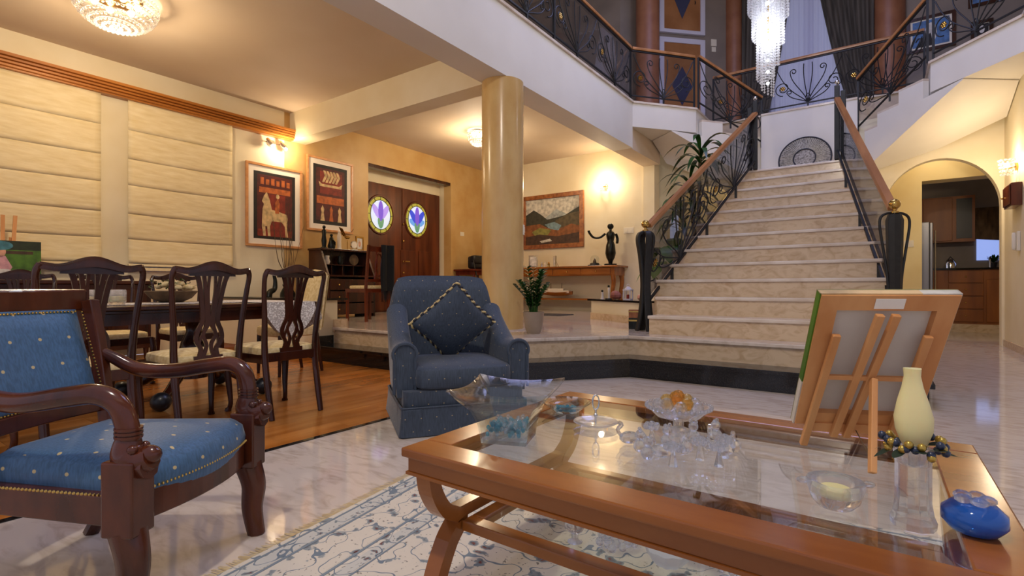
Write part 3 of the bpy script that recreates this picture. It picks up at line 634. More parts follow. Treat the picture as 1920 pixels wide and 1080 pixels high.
# ---------------------------------------------------------------- foreground armchair (carved arms)
a0 = math.radians(30); fm = Vector((-1.555, .654, 0)); fd = Vector((math.cos(a0), math.sin(a0), 0))
ac = thing('carved_armchair', 'mahogany armchair with dolphin-carved arms and blue dotted silk seat', 'armchair', fm-fd*.24, a0); ac.scale = (1, .84, .95)
def bowrail(x0, bow, yw, z0, z1, th):
    n = 12; o = [(x0+bow*(1-(2*i/n-1)**2), -yw+2*yw*i/n) for i in range(n+1)]
    return o+[(x-th, y) for x, y in o[::-1]]
Q().prism(bowrail(.245, .045, .275, 0, 0, .05), .25, .325).obj('front_rail', 'armwood', ac, None, .004)
for s in (-1, 1):
    P = [(.25, s*.29), (-.20, s*.235), (-.20, s*.195), (.25, s*.25)]
    Q().prism(P, .25, .325).obj('side_rail', 'armwood', ac, None, .004)
    # front post: block, carved leg
    Q().box(.205, .285, s*.275-.04, s*.275+.04, .235, .42).obj('front_block', 'armwood', ac, None, .005)
    Q().tube(smooth_path([(.245, s*.275, .24), (.262, s*.28, .17), (.258, s*.278, .09), (.27, s*.283, .0)], 5), [.044-.016*i/15 for i in range(16)], 10).obj('leg', 'armwood', ac, True)
    Q().tube(smooth_path([(-.19, s*.215, .26), (-.21, s*.22, .12), (-.27, s*.225, 0)], 5), .024, 8).obj('leg', 'armwood', ac, True)
    # arm: back scroll, sweeping down to post with rings
    arm = smooth_path([(-.235, s*.235, .62), (-.20, s*.245, .60), (-.13, s*.265, .560), (-.02, s*.285, .553), (.10, s*.292, .572), (.175, s*.29, .580), (.225, s*.284, .556), (.245, s*.278, .50), (.247, s*.275, .455)], 5)
    n = len(arm); o = Q().tube(arm, [.018+.008*min(1, i/12) for i in range(n)], 12).obj('arm', 'armwood', ac, True)
    b = Q()
    for z in (.495, .485, .475): b.tube([(.247, s*.276, z-.003), (.247, s*.276, z+.003)], .031, 14)
    b.obj('ring', 'armwood', o, True)
    # carved dolphin head below the ring
    c = Q().tube(smooth_path([(.247, s*.275, .47), (.243, s*.275, .44), (.25, s*.275, .425), (.275, s*.275, .415), (.305, s*.275, .425)], 4), [.028+.012*math.sin(PI*i/16) for i in range(17)], 10)
    c.ball((.300, s*.275, .432), .026, 10, 8, (1.1, .9, .9)).ball((.272, s*.275+.022, .447), .012).ball((.272, s*.275-.022, .447), .012)
    c.tube([(.25, s*.275-.0, .40), (.30, s*.275, .405)], .034, 8)
    for k in range(4): c.ball((.222+.006*k, s*.275, .405+.016*k), .02, 8, 6)
    c.obj('carved_head', 'armwood', o, True)
    # back stile
    Q().tube(smooth_path([(-.19, s*.215, .26), (-.21, s*.22, .42), (-.245, s*.23, .62), (-.285, s*.24, .80)], 5), 1, sec=rect(.04, .04), up=(1, 0, 0)).obj('back_stile', 'armwood', ac, None, .006)
# seat and nails
seat = []
for k, (z, e) in enumerate(((.30, 0), (.35, .006), (.385, -.002), (.407, -.03), (.420, -.10), (.426, -.19))):
    seat.append([(.245+e+.045*(1-(2*i/12-1)**2), (-.255-e)+(.51+2*e)*i/12, z) for i in range(13)]+[(-.19-e, (.2+e)-(.4+2*e)*i/8, z) for i in range(9)])
st_ = Q().loft(seat).obj('seat', 'blue_silk', ac, True)
b = Q()
for i in range(40):
    y = -.235+.47*i/39; b.ball((.292+.045*(1-(y/.275)**2)-.045, y, .331), .0042, 6, 4)
for s in (-1, 1):
    for i in range(34): x = .19-.37*i/33; b.ball((x, s*(.262+.04*x/.25*.5+.012), .331), .0042, 6, 4)
b.obj('nail_trim', 'brass', st_)
# back: top rail, panel, lower rail (lean follows stiles)
def bk(z): return -.19-.02*(z-.26)/.16-(.075*(z-.42)/.38 if z > .42 else 0)
def arcx(y): return -.03*(1-(y/.25)**2)
top = [(bk(.80)+arcx(y), y, .80) for y in [-.262+.524*i/12 for i in range(13)]]
Q().tube(top, 1, sec=rect(.045, .075), up=(0, 0, 1)).obj('top_rail', 'armwood', ac, None, .008)
Q().tube([(bk(.45)+arcx(y), y, .45) for y in [-.22+.44*i/10 for i in range(11)]], 1, sec=rect(.035, .05), up=(0, 0, 1)).obj('lower_rail', 'armwood', ac, None, .005)
def pan(u, v):
    z = .47+.30*v; y = (u-.5)*(.405+.03*v); e = (1-abs(2*u-1)**6)*(1-abs(2*v-1)**6)
    return (bk(z)+arcx(y)+.012+.022*e, y, z)
pb = Q().grid(pan, 20, 16); 
pb.grid(lambda u, v: (bk(.47+.30*v)+arcx((u-.5)*.42)-.02, (u-.5)*(.405+.03*v), .47+.30*v), 10, 8, True)
bp_ = pb.obj('back_panel', 'blue_silk', ac, True)
b = Q()
for i in range(36): y = -.205+.41*i/35; b.ball((bk(.765)+arcx(y)+.022, y, .762), .004, 6, 4)
for i in range(34): y = -.2+.4*i/33; b.ball((bk(.475)+arcx(y)+.022, y, .478), .004, 6, 4)
for s in (-1, 1):
    for i in range(26): z = .48+.28*i/25; b.ball((bk(z)+.024, s*(.203+.014*(z-.47)/.3), z), .004, 6, 4)
b.obj('nail_trim', 'brass', bp_)
# ---------------------------------------------------------------- blue tub armchair
a1 = math.radians(-35.2); f2 = Vector((math.cos(a1), math.sin(a1), 0)); cc = Vector((-1.85, 2.165, 0))-f2*.36
tc_ = thing('upholstered_armchair', 'blue dotted upholstered armchair with rolled arms and skirt', 'armchair', cc, a1)
# body base
def ringr(x0, x1, yw, z, r=.05, n=5):
    P = []
    for cx, cy, a in ((x1-r, yw-r, 0), (x0+r, yw-r, PI/2), (x0+r, -yw+r, PI), (x1-r, -yw+r, 1.5*PI)):
        for i in range(n+1): P.append((cx+r*math.cos(a+PI/2*i/n), cy+r*math.sin(a+PI/2*i/n), z))
    return P
Q().loft([ringr(-.33, .34, .335, .13), ringr(-.34, .35, .345, .16), ringr(-.34, .35, .345, .24)]).obj('base', 'blue_dark', tc_, 50)
sk = []
for z, o in ((.155, .0), (.15, .008), (.08, .012), (.005, .022)): sk.append(ringr(-.35-o, .355+o, .35+o, z, .03))
Q().loft(sk, cap=False).obj('skirt', 'blue_dark', tc_, 50)
Q().tube(ringr(-.357, .362, .357, .155, .03)+ringr(-.357, .362, .357, .155, .03)[:1], .006, 6).obj('piping', 'blue_dark', tc_, True)
# pleat flaps at front corners
for s in (-1, 1): Q().box(.366, .374, s*.30-.05, s*.30+.05, .006, .15).obj('pleat', 'blue_dark', tc_, None, .003)
# curved back: swept shell
def shell(u, v, off):
    # u across from -1..1 around the back, v 0..1 height
    y = .335*u*(1+.05*v); zt = .885-.05*abs(u)**5-.16*max(0, (abs(u)-.82)/.18)**2
    z = .20+(zt-.20)*v
    x = -.30-.10*v+.10*abs(u)**2.5*(1-.35*v)+off*.13*(1-.25*v)
    return (x, y, z)
n = 24; rings = []
for j in range(15):
    v = j/14; rnd_ = math.sqrt(max(0, 1-((v-.86)/.14)**2)) if v > .86 else 1
    fr = [shell(-1+2*i/n, v, .55*rnd_*(1-.25*abs(-1+2*i/n)**6)+.0) for i in range(n+1)]
    bkp = [shell(1-2*i/n, v, -.45*rnd_) for i in range(n+1)]
    rings.append(fr+bkp)
Q().loft(rings).obj('back', 'blue_dark', tc_, 60)
for s in (-1, 1):
    # rolled arm: profile swept from back to front, dips down
    rr = []
    for i in range(13):
        f = i/12; x = -.22+.50*f; zt = .70-.21*min(1, f*1.6)**.8+.0
        y = s*(.315+.015*f); R0 = .055
        ring = []
        for k in range(20):
            a = 2*PI*k/20; yy = y+(R0+.01)*math.cos(a); zz = zt-R0+R0*math.sin(a)
            if math.sin(a) < -.2: zz = .20; yy = y+(R0-.012)*math.cos(a)
            ring.append((x, yy, zz))
        rr.append(ring)
    ar = Q().loft(rr).obj('arm', 'blue_dark', tc_, 60)
    pr = [(.284, s*.33+(.065)*math.cos(a), .435+.06*math.sin(a)) for a in [-.5+(PI+1)*k/18 for k in range(19)]]
    Q().tube([(.284, pr[0][1], .22)]+pr+[(.284, pr[-1][1], .22)], .009, 6).obj('piping', 'blue_dark', ar, True)
Q().rbox((.06, 0, .305), (.62, .56, .13), .28, 28, 12, crown=.25).obj('seat_cushion', 'blue_dark', tc_, True)
# scatter cushion (own thing, leaning on the back)
cu = thing('scatter_cushion', 'square blue dotted cushion with twisted cord edge on the armchair', 'cushion', cc+f2*.02, a1)
rot = Matrix.Translation((-.01, 0, .585)) @ Matrix.Rotation(math.radians(-68), 4, 'Y') @ Matrix.Rotation(PI/4, 4, 'Z')
def cus(u, v, sg):
    x, y = 2*u-1, 2*v-1; e = max(0, (1-x*x)*(1-y*y))**.45; k = 1-.07*(1-abs(x))*(abs(y)**3)-.07*(1-abs(y))*(abs(x)**3)
    return rot @ Vector((x*.19*k, y*.19*k, sg*.075*e))
Q().grid(lambda u, v: cus(u, v, 1), 18, 18).grid(lambda u, v: cus(u, v, -1), 18, 18, True).obj('pad', 'blue_dark', cu, True)
ed = [(x/20, 0) for x in range(20)]+[(1, x/20) for x in range(20)]+[(1-x/20, 1) for x in range(20)]+[(0, 1-x/20) for x in range(21)]
path = [cus(u, v, 0) for u, v in ed]
for ph, mt in ((0, 'cord_dark'), (PI, 'cord_gold')):
    pts = []
    for i in range(len(path)*3-3):
        p = path[i//3].lerp(path[min(i//3+1, len(path)-1)], (i % 3)/3); a = i*.75+ph
        pts.append(p+(rot.to_3x3() @ Vector((.006*math.cos(a), .006*math.cos(a)*0, .007*math.sin(a)))))
    Q().tube(pts, .0065, 6).obj('cord', mt, cu, True)
# ---------------------------------------------------------------- coffee table
X0, X1, YA, YB, ZT_ = -.925, .19, .84, 1.66, .411
ct = thing('coffee_table', 'cherry wood coffee table with clear glass top and lower shelf', 'table', ((X0+X1)/2, (YA+YB)/2, .009))
hx, hy = (X1-X0)/2, (YB-YA)/2; fw = .085
for a, b_, c, d in ((-hx, hx, -hy, -hy+fw), (-hx, hx, hy-fw, hy), (-hx, -hx+fw, -hy+fw, hy-fw), (hx-fw, hx, -hy+fw, hy-fw)):
    Q().box(a, b_, c, d, ZT_-.022, ZT_).obj('top_frame', 'cherry', ct, None, .004)
e = .012
for a, b_, c, d in ((-hx+e, hx-e, -hy+e, -hy+e+.022), (-hx+e, hx-e, hy-e-.022, hy-e), (-hx+e, -hx+e+.022, -hy+e+.022, hy-e-.022), (hx-e-.022, hx-e, -hy+e+.022, hy-e-.022)):
    Q().box(a, b_, c, d, ZT_-.057, ZT_-.022).obj('apron', 'cherry', ct, None, .002)
    Q().box(a-.004, b_+.004, c-.004, d+.004, ZT_-.064, ZT_-.057).obj('bead', 'cherry', ct)
Q().box(-hx+fw-.003, hx-fw+.003, -hy+fw-.003, hy-fw+.003, ZT_-.010, ZT_-.002).obj('glass_top', 'pane', ct)
for sx in (-1, 1):
    for sy in (-1, 1):
        pts = smooth_path([(sx*(hx-.045), sy*(hy-.045), ZT_-.06), (sx*(hx-.045), sy*(hy-.055), .30), (sx*(hx-.045), sy*(hy-.09), .245), (sx*(hx-.045), sy*(hy-.15), .205), (sx*(hx-.045), sy*(hy-.11), .155), (sx*(hx-.045), sy*(hy-.07), .08), (sx*(hx-.045), sy*(hy-.05), .0)], 5)
        Q().tube(pts, 1, sec=rect(.036, .045), up=(1, 0, 0)).obj('leg', 'cherry', ct, None, .003)
    Q().box(sx*(hx-.045)-.02, sx*(hx-.045)+.02, -hy+.13, hy-.13, .205, .235).obj('stretcher', 'cherry', ct, None, .003)
sx_, sy_ = hx-.07, hy-.14
for a, b_, c, d in ((-sx_, sx_, -sy_, -sy_+.04), (-sx_, sx_, sy_-.04, sy_), (-sx_, -sx_+.04, -sy_+.04, sy_-.04), (sx_-.04, sx_, -sy_+.04, sy_-.04)):
    Q().box(a, b_, c, d, .178, .204).obj('shelf_frame', 'cherry', ct, None, .003)
Q().box(-sx_+.038, sx_-.038, -sy_+.038, sy_-.038, .192, .199).obj('glass_shelf', 'pane', ct)
# rug
rg = thing('rug', 'cream oriental rug with blue floral border under coffee table', 'rug', (0, 0, 0), math.radians(8.5))
def RR(p): return Matrix.Rotation(-math.radians(8.5), 3, 'Z') @ Vector((*p, 0))
c0 = RR((-1.50, .8)); rx0, ry1 = c0.x, RR((-1.0, 1.93)).y; rx1, ry0 = rx0+2.7, ry1-3.6
Q().box(rx0, rx1, ry0, ry1, .0005, .008).obj('field', 'rug', rg)
for k, (o, w_) in enumerate(((.03, .05), (.11, .14), (.28, .04))):
    b = Q()
    for a, b_, c, d in ((rx0+o, rx0+o+w_, ry0+o, ry1-o), (rx1-o-w_, rx1-o, ry0+o, ry1-o), (rx0+o+w_, rx1-o-w_, ry1-o-w_, ry1-o), (rx0+o+w_, rx1-o-w_, ry0+o, ry0+o+w_)): b.box(a, b_, c, d, .007, .0088)
    b.obj('border_band', 'rug_border' if k != 1 else 'rug', rg)
for o, w_ in ((.02, .008), (.085, .01), (.255, .01), (.325, .006)):
    b = Q()
    for a, b_, c, d in ((rx0+o, rx0+o+w_, ry0+o, ry1-o), (rx1-o-w_, rx1-o, ry0+o, ry1-o), (rx0+o+w_, rx1-o-w_, ry1-o-w_, ry1-o), (rx0+o+w_, rx1-o-w_, ry0+o, ry0+o+w_)): b.box(a, b_, c, d, .007, .0092)
    b.obj('guard_stripe', 'rug_line', rg)
fr_ = Q()
for i in range(900):
    y = ry0+(ry1-ry0)*i/900; l = .035+random.random()*.02; dy = random.uniform(-.006, .006)
    fr_.add([(rx0, y, .006), (rx0, y+.0028, .006), (rx0-l, y+dy+.002, .0012), (rx0-l, y+dy, .0012)], [(0, 1, 2, 3)])
o = fr_.obj('fringe', 'cream_fabric', rg); o['kind'] = 'stuff'
# ---------------------------------------------------------------- dining set
def dining_chair():
    t = thing('dining_chair', 'mahogany splat-back dining chair', 'chair', (0, 0, 0), 0, 'mahogany dining chairs')
    for s in (-1, 1):
        Q().tube(smooth_path([(-.27, s*.165, 0), (-.225, s*.168, .2), (-.195, s*.17, .40), (-.21, s*.178, .60), (-.235, s*.195, .78), (-.255, s*.20, .87), (-.262, s*.185, .905)], 4), [.017+.003*math.sin(i*.26) for i in range(25)], 8).obj('back_leg', 'mahogany', t, True)
        Q().tube(smooth_path([(.19, s*.19, .38), (.205, s*.20, .28), (.195, s*.192, .15), (.185, s*.188, .05), (.205, s*.197, .0)], 4), [.028-.013*min(1, i/11)+(.006 if i > 14 else 0) for i in range(17)], 8).obj('front_leg', 'mahogany', t, True)
        Q().prism([(.20, s*.205), (-.20, s*.175), (-.20, s*.15), (.20, s*.18)], .335, .39).obj('side_rail', 'mahogany', t, None, .003)
    Q().box(.185, .21, -.2, .2, .335, .39).obj('front_rail', 'mahogany', t, None, .003); Q().box(-.21, -.18, -.165, .165, .345, .40).obj('back_rail', 'mahogany', t, None, .003)
    top = [(-.262-.012*math.cos(y*8), y, .905+.028*math.exp(-(y/.075)**2)-.012*math.exp(-((abs(y)-.13)/.05)**2)) for y in [-.19+.38*i/24 for i in range(25)]]
    hgt = [.018+.018*math.exp(-(y/.09)**2) for y in [-.19+.38*i/24 for i in range(25)]]
    b = Q(); rings = []
    for p, h_ in zip(top, hgt): rings.append([(p[0]-.011, p[1], p[2]-h_), (p[0]+.011, p[1], p[2]-h_), (p[0]+.013, p[1], p[2]), (p[0]+.008, p[1], p[2]+.014), (p[0]-.008, p[1], p[2]+.014), (p[0]-.013, p[1], p[2])])
    b.loft(rings).obj('top_rail', 'mahogany', t, 50)
    sp = Q()
    def xs(z): return -.2-.055*max(0, (z-.42)/.48)**1.2
    def rib(P, w=.016): sp.tube(smooth_path([(xs(z), y, z) for y, z in P], 5), 1, sec=rect(w, .012), up=(1, 0, 0.05))
    for s in (-1, 1):
        rib([(s*.085, .885), (s*.066, .83), (s*.048, .72), (s*.040, .62), (s*.062, .56), (s*.066, .51), (s*.040, .46), (s*.055, .40)], .022)
        rib([(s*.045, .88), (s*.034, .80), (s*.024, .70), (s*.018, .60), (s*.032, .54), (s*.012, .48), (s*.03, .41)], .018)
        rib([(s*.015, .88), (s*.018, .78), (s*.008, .66), (s*.006, .60), (s*.05, .50), (s*.02, .42)], .013)
    sp.box(xs(.89)-.006, xs(.89)+.008, -.12, .12, .865, .905)
    sp.box(-.206, -.190, -.075, .075, .385, .425)
    sp.obj('splat', 'mahogany', t)
    Q().rbox((.0, 0, .405), (.40, .37, .06), .3, 24, 8, crown=.5).obj('seat', 'cream_fabric', t, True)
    return t
dc = dining_chair(); CX = -3.235
dc.location = (CX, 1.835, 0); dc.rotation_euler = (0, 0, PI); dc['label'] = 'mahogany splat-back dining chair nearest the granite step'
dup(dc, (CX, 1.34, 0), PI, 'mahogany splat-back dining chair, middle of the near row')
dup(dc, (CX, .81, 0), PI, 'mahogany splat-back dining chair just behind the carved armchair back')
for y, l in ((1.02, 'leftmost dining chair on the window side of the table'), (1.55, 'dining chair on the window side seen through the left near chair'), (2.10, 'dining chair on the window side seen behind the flower bowl')):
    dup(dc, (-5.15, y, 0), 0, l)
# head chair, fully upholstered
hc = thing('upholstered_dining_chair', 'cream upholstered dining chair at the head of the table', 'chair', (-4.55, 2.72, 0), -PI/2)
Q().rbox((.0, 0, .40), (.44, .42, .10), .3, 24, 8, crown=.3).obj('seat', 'cream_fabric', hc, True)
def hb(u, v):
    y = (u-.5)*.40*(1-.05*v); z = .42+.50*v+.03*v*math.sin(PI*u); return y, z
hb_ = Q().grid(lambda u, v: (-.18-.08*v+.02*math.sin(PI*u)*math.sin(PI*v), hb(u, v)[0], hb(u, v)[1]), 14, 14)
hb_.grid(lambda u, v: (-.24-.08*v, hb(u, v)[0], hb(u, v)[1]), 14, 14, True)
hb_.grid(lambda u, v: (-.18-.06*v-.08, hb(u, 1)[0], hb(u, 1)[1]), 14, 2)
o = hb_.obj('backrest', 'cream_fabric', hc, True)
for s in (-1, 1):
    Q().tube([(-.21, s*.20, .40), (-.29, s*.19, .92)], .012, 6).obj('back_edge', 'cream_fabric', hc, True)
    Q().tube([(.18, s*.18, .37), (.19, s*.18, 0)], [.022, .014], 8).obj('leg', 'mahogany', hc, True); Q().tube([(-.19, s*.17, .37), (-.25, s*.17, 0)], [.02, .015], 8).obj('leg', 'mahogany', hc, True)
Q().tube([(-.27, -.185, .925), (-.285, -.1, .945), (-.29, 0, .955), (-.285, .1, .945), (-.27, .185, .925)], .03, 8).obj('top_roll', 'cream_fabric', hc, True)
# table
dt = thing('dining_table', 'long dark mahogany pedestal dining table with lace runner', 'table', (-4.12, 1.0, 0))
def rr2(hx, hy, r, n=5):
    P = []
    for cx, cy, a in ((hx-r, hy-r, 0), (-hx+r, hy-r, PI/2), (-hx+r, -hy+r, PI), (hx-r, -hy+r, 1.5*PI)):
        for i in range(n+1): P.append((cx+r*math.cos(a+PI/2*i/n), cy+r*math.sin(a+PI/2*i/n)))
    return P
Q().prism(rr2(.52, 1.40, .12), .665, .69).obj('top', 'mahogany', dt, None, .006)
Q().prism(rr2(.50, 1.38, .11), .645, .665).obj('moulding', 'mahogany', dt, None, .004)
Q().prism(rr2(.46, 1.32, .09), .575, .645).obj('apron', 'mahogany', dt)
for y in (.72, -.75):
    Q().lathe([(.10, .58), (.06, .54), (.05, .48), (.085, .40), (.10, .33), (.07, .26), (.09, .20), (.09, .14)], 18, (0, y, 0)).obj('pedestal', 'mahogany', dt, True)
    for k in range(4):
        a = PI/4+k*PI/2; ca, sa = math.cos(a), math.sin(a)
        l = Q().tube(smooth_path([(.06*ca, y+.06*sa, .2), (.2*ca, y+.2*sa, .2), (.36*ca, y+.36*sa, .11), (.46*ca, y+.46*sa, .075)], 5), [.04-.012*i/15 for i in range(16)], 8).obj('foot', 'mahogany', dt, True)
        Q().ball((.48*ca, y+.48*sa, .062), .062, 12, 8).obj('foot_ball', 'black', l, True)
# lace runner draped across the end
rn = thing('lace_runner', 'white lace runner along the table hanging over its end', 'tablecloth', (-4.12, 1.0, 0))
Q().box(-.22, .22, -1.35, 1.40, .6915, .694).obj('runner', 'lace', rn)
def drp(u, v):
    x = -.42+.95*u; h = .30*v*(1-.55*abs(2*u-1)**1.5)
    return (x, 1.405+.012*math.sin(u*14)*v+.02*v, .693-h)
o = Q().grid(drp, 24, 8).obj('drop', 'lace', rn, True)
def drp2(u, v):
    y = .95+.42*u; return (.525+.012*math.sin(u*9)*v+.015*v, y, .693-.26*v*(1-abs(2*u-1)**2*.8))
Q().grid(drp2, 16, 8, True).obj('drop', 'lace', rn, True)
Q().box(-.42, .525, .95, 1.405, .6942, .6955).obj('cloth', 'lace', rn)
# ---------------------------------------------------------------- things in the dining room and hall
sb = thing('sideboard', 'dark mahogany sideboard under the window blinds', 'sideboard', (LW+.28, 1.35, 0))
Q().box(-.22, .22, -1.02, 1.02, .12, .84).obj('body', 'mahogany', sb, None, .004); Q().box(-.25, .25, -1.07, 1.07, .84, .88).obj('top', 'mahogany', sb, None, .008)
for k in range(4):
    d = Q().box(.22, .236, -.98+k*.5, -.52+k*.5, .18, .78).obj('door', 'mahogany', sb, None, .006); Q().ball((.245, -.56+k*.5, .5), .014).obj('knob', 'brass', d, True)
for sx in (-1, 1):
    for sy in (-1, 1): Q().tube([(sx*.19, sy*.98, .13), (sx*.19, sy*.98, 0)], [.03, .018], 8).obj('leg', 'mahogany', sb)
pc = thing('photo_canvas', 'photo canvas of a child in blue hat sitting on lawn', 'picture', (LW+.30, 1.10, .885), math.radians(-4))
Q().box(-.012, .010, -.36, .36, 0, .38).obj('canvas', 'canvas', pc)
def fx(poly, k, mat): return Q().prism(poly, .010+.0008*k, .0105+.0008*k, 'x').obj('print', mat, pc)
fx(R4(-.36, .36, 0, .29), 0, 'p_green'); fx(R4(-.36, .36, .29, .38), 0, 'p_hedge'); fx(R4(.02, .30, .25, .28), 1, 'p_earth')
fx(E2(.07, .33, .085, .045, 16), 3, 'p_hat'); fx(E2(.06, .27, .045, .055, 16), 2, 'p_skin'); fx([(-.02, .06), (.12, .06), (.15, .12), (.10, .23), (.0, .23)], 2, 'p_pinkd'); fx([(-.04, .02), (.22, .02), (.28, .09), (.2, .06), (.12, .10), (-.02, .10)], 3, 'p_whited')
pe = thing('picture_easel', 'small pine easel behind the photo canvas of child', 'easel', (LW+.27, 1.22, .885), math.radians(-4))
for s in (-1, 1): Q().tube([(-.03, s*.03, 0), (-.06, s*.045+.02, .64)], 1, sec=rect(.03, .02), up=(1, 0, 0)).obj('upright', 'pine', pe)
Q().tube([(-.06, .03, .42), (-.16, .03, 0)], 1, sec=rect(.025, .02), up=(0, 1, 0)).obj('rear_leg', 'pine', pe)
fb = thing('flower_bowl', 'rustic bowl of pale flowers and greenery on the dining table', 'flower bowl', (-4.25, 1.62, .695))
Q().lathe([(.07, 0), (.13, .03), (.17, .08), (.16, .085), (.1, .05)], 20).obj('bowl', 'trunk', fb, True)
b = Q()
for k in range(26): a = random.random()*6.28; r = random.random()*.14; b.ball((r*math.cos(a), r*math.sin(a), .09+.05*(1-r/.14)+random.random()*.02), .026, 7, 5, (1, 1, .7))
b.obj('flowers', 'cream_fabric', fb, True)['kind'] = 'stuff'
b = Q()
for k in range(60):
    a = random.random()*6.28; r = random.random()*.16; z = .09+random.random()*.07; d = random.random()*6.28
    b.add([(r*math.cos(a), r*math.sin(a), z), (r*math.cos(a)+.04*math.cos(d), r*math.sin(a)+.04*math.sin(d), z+.02), (r*math.cos(a)+.03*math.cos(d+.6), r*math.sin(a)+.03*math.sin(d+.6), z+.01)], [(0, 1, 2)])
b.obj('greenery', 'leaf', fb)
for x, y, r, l in ((-3.95, 1.05, .045, 'left cut-glass candle jar on the dining table'), (-3.93, 1.19, .05, 'right cut-glass candle jar on the dining table')):
    t = thing('glass_jar', l, 'jar', (x, y, .695)); Q().lathe([(r*.8, 0), (r, .02), (r, .09), (r*.9, .095), (r*.85, .03), (r*.3, .02)], 12).obj('body', 'crystal', t, True); Q().lathe([(r*.7, .022), (r*.7, .05)], 12).obj('candle', 'candle', t)
# writing bureau
bu = thing('writing_bureau', 'dark slant-front writing bureau with open pigeonholes by hall wall', 'desk', (-6.80, 4.98, ZP), 0)
side = [(-.24, 0), (.24, 0), (.24, .64), (.06, 1.02), (-.24, 1.02)]
for s in (-1, 1): Q().prism(side, s*.42-.015, s*.42+.015, 'y').obj('side_panel', 'mahogany', bu)
Q().box(-.25, .08, -.45, .45, 1.02, 1.05).obj('top', 'mahogany', bu, None, .005); Q().box(-.24, -.22, -.41, .41, .02, 1.02).obj('back', 'mahogany', bu); Q().box(-.22, .26, -.41, .41, .62, .645).obj('writing_shelf', 'mahogany', bu)
Q().box(-.22, .02, -.41, .41, .80, .812).obj('shelf', 'mahogany', bu)
for y in (-.2, 0, .2): Q().box(-.22, .0, y-.006, y+.006, .645, .80).obj('divider', 'mahogany', bu)
for k in range(3):
    d = Q().box(.225, .25, -.40, .40, .05+k*.185, .215+k*.185).obj('drawer', 'mahogany', bu, None, .004)
    for y in (-.25, .25): Q().ball((.26, y, .13+k*.185), .014).obj('knob', 'brass', d, True)
bx_, by_, bz_ = -6.85, 4.98, ZP+1.052
def small(name, label, cat, loc, rz=0): return thing(name, label, cat, loc, rz)
t = small('figurine', 'tall dark bronze couple figurine on the bureau top', 'figurine', (bx_, by_-.30, bz_)); Q().lathe([(.05, 0), (.045, .02), (.03, .03), (.04, .12), (.028, .2), (.035, .27), (.012, .3)], 12).ball((0, 0, .325), .026).obj('body', 'bronze', t, True)
t = small('figurine', 'small seated bronze figurine on the bureau top', 'figurine', (bx_, by_-.17, bz_)); Q().lathe([(.05, 0), (.06, .04), (.035, .12), (.03, .17), (.01, .19)], 12).ball((0, 0, .21), .024).tube([(.03, 0, .14), (.06, .02, .10), (.03, .04, .06)], .014, 6).obj('body', 'bronze', t, True)
t = small('figurine', 'slender cream figurine on the bureau top', 'figurine', (bx_, by_-.03, bz_)); Q().lathe([(.05, 0), (.035, .02), (.03, .12), (.036, .2), (.02, .26)], 12).ball((0, 0, .275), .022).obj('body', 'ship', t, True)
t = small('bird_figurine', 'brass bird with raised wings on the bureau top', 'figurine', (bx_, by_+.12, bz_))
b = Q().tube([(0, 0, 0), (0, 0, .16)], .008, 6).ball((0, 0, .2), .035, 10, 6, (1, 1.4, .8))
for s in (-1, 1): b.add([(0, s*.02, .21), (.02, s*.10, .33), (-.03, s*.14, .36), (-.04, s*.05, .22)], [(0, 1, 2, 3), (3, 2, 1, 0)])
b.obj('body', 'brass', t)
t = small('table_clock', 'round glass table clock on the bureau top', 'clock', (bx_+.06, by_+.20, bz_)); Q().box(-.03, .03, -.05, .05, 0, .02).obj('foot', 'silver', t); Q().tube([(-.012, 0, .085), (.012, 0, .085)], .062, 20).obj('body', 'silver', t, 40); Q().tube([(.0125, 0, .085), (.014, 0, .085)], .05, 20).obj('face', 'mat', t)
t = small('framed_photo', 'gold photo frame with portrait on the bureau top', 'photo frame', (bx_+.02, by_+.34, bz_), .2)
for a, b_, c, d in ((-.09, .09, 0, .025), (-.09, .09, .205, .23), (-.09, -.065, .025, .205), (.065, .09, .025, .205)): Q().box(-.008, .010, a, b_, c, d).obj('frame_bar', 'brass', t)
Q().box(-.006, .002, -.065, .065, .025, .205).obj('photo', 'p_whited', t); Q().prism(E2(0, .11, .03, .045, 14), .002, .003, 'x').obj('portrait', 'p_skin', t)
for k, (y, z, l, m_) in enumerate(((-.28, .812, 'white jug inside the bureau', 'ship'), (-.05, .812, 'dark green vase inside the bureau', 'bronze'), (.2, .812, 'round brown dish propped inside the bureau', 'trunk'))):
    t = small('ornament', l, 'ornament', (-6.80, 4.98+y, ZP+z))
    if k == 2: Q().tube([(0, 0, .085), (.015, 0, .085)], .085, 20).obj('body', m_, t, 40)
    else: Q().lathe([(.03, 0), (.045, .04), (.03, .09), (.035, .13)], 12).obj('body', m_, t, True)
# desk chair with shawl
sc = thing('desk_chair', 'reddish wooden chair standing in front of the bureau', 'chair', (-5.72, 4.60, ZP), PI)
for s in (-1, 1):
    Q().tube([(-.2, s*.19, 0), (-.19, s*.19, .45), (-.25, s*.19, 1.02)], 1, sec=rect(.032, .03), up=(1, 0, 0)).obj('back_leg', 'mahogany_red', sc); Q().tube([(.2, s*.19, 0), (.2, s*.19, .44)], 1, sec=rect(.03, .03), up=(1, 0, 0)).obj('front_leg', 'mahogany_red', sc)
for z, h in ((.97, .07), (.55, .04)): Q().box(-.26 if z > .9 else -.215, -.235 if z > .9 else -.19, -.19, .19, z-h/2, z+h/2).obj('back_rail', 'mahogany_red', sc)
Q().tube([(-.225, .06*math.cos(a), .76+.15*math.sin(a)) for a in [2*PI*i/20 for i in range(21)]], .010, 6).obj('back_loop', 'mahogany_red', sc, True)
for s in (-1, 1): Q().tube([(-.20, s*.06, .56), (-.225, s*.03, .76), (-.245, s*.06, .95)], .010, 6).obj('back_bar', 'mahogany_red', sc, True)
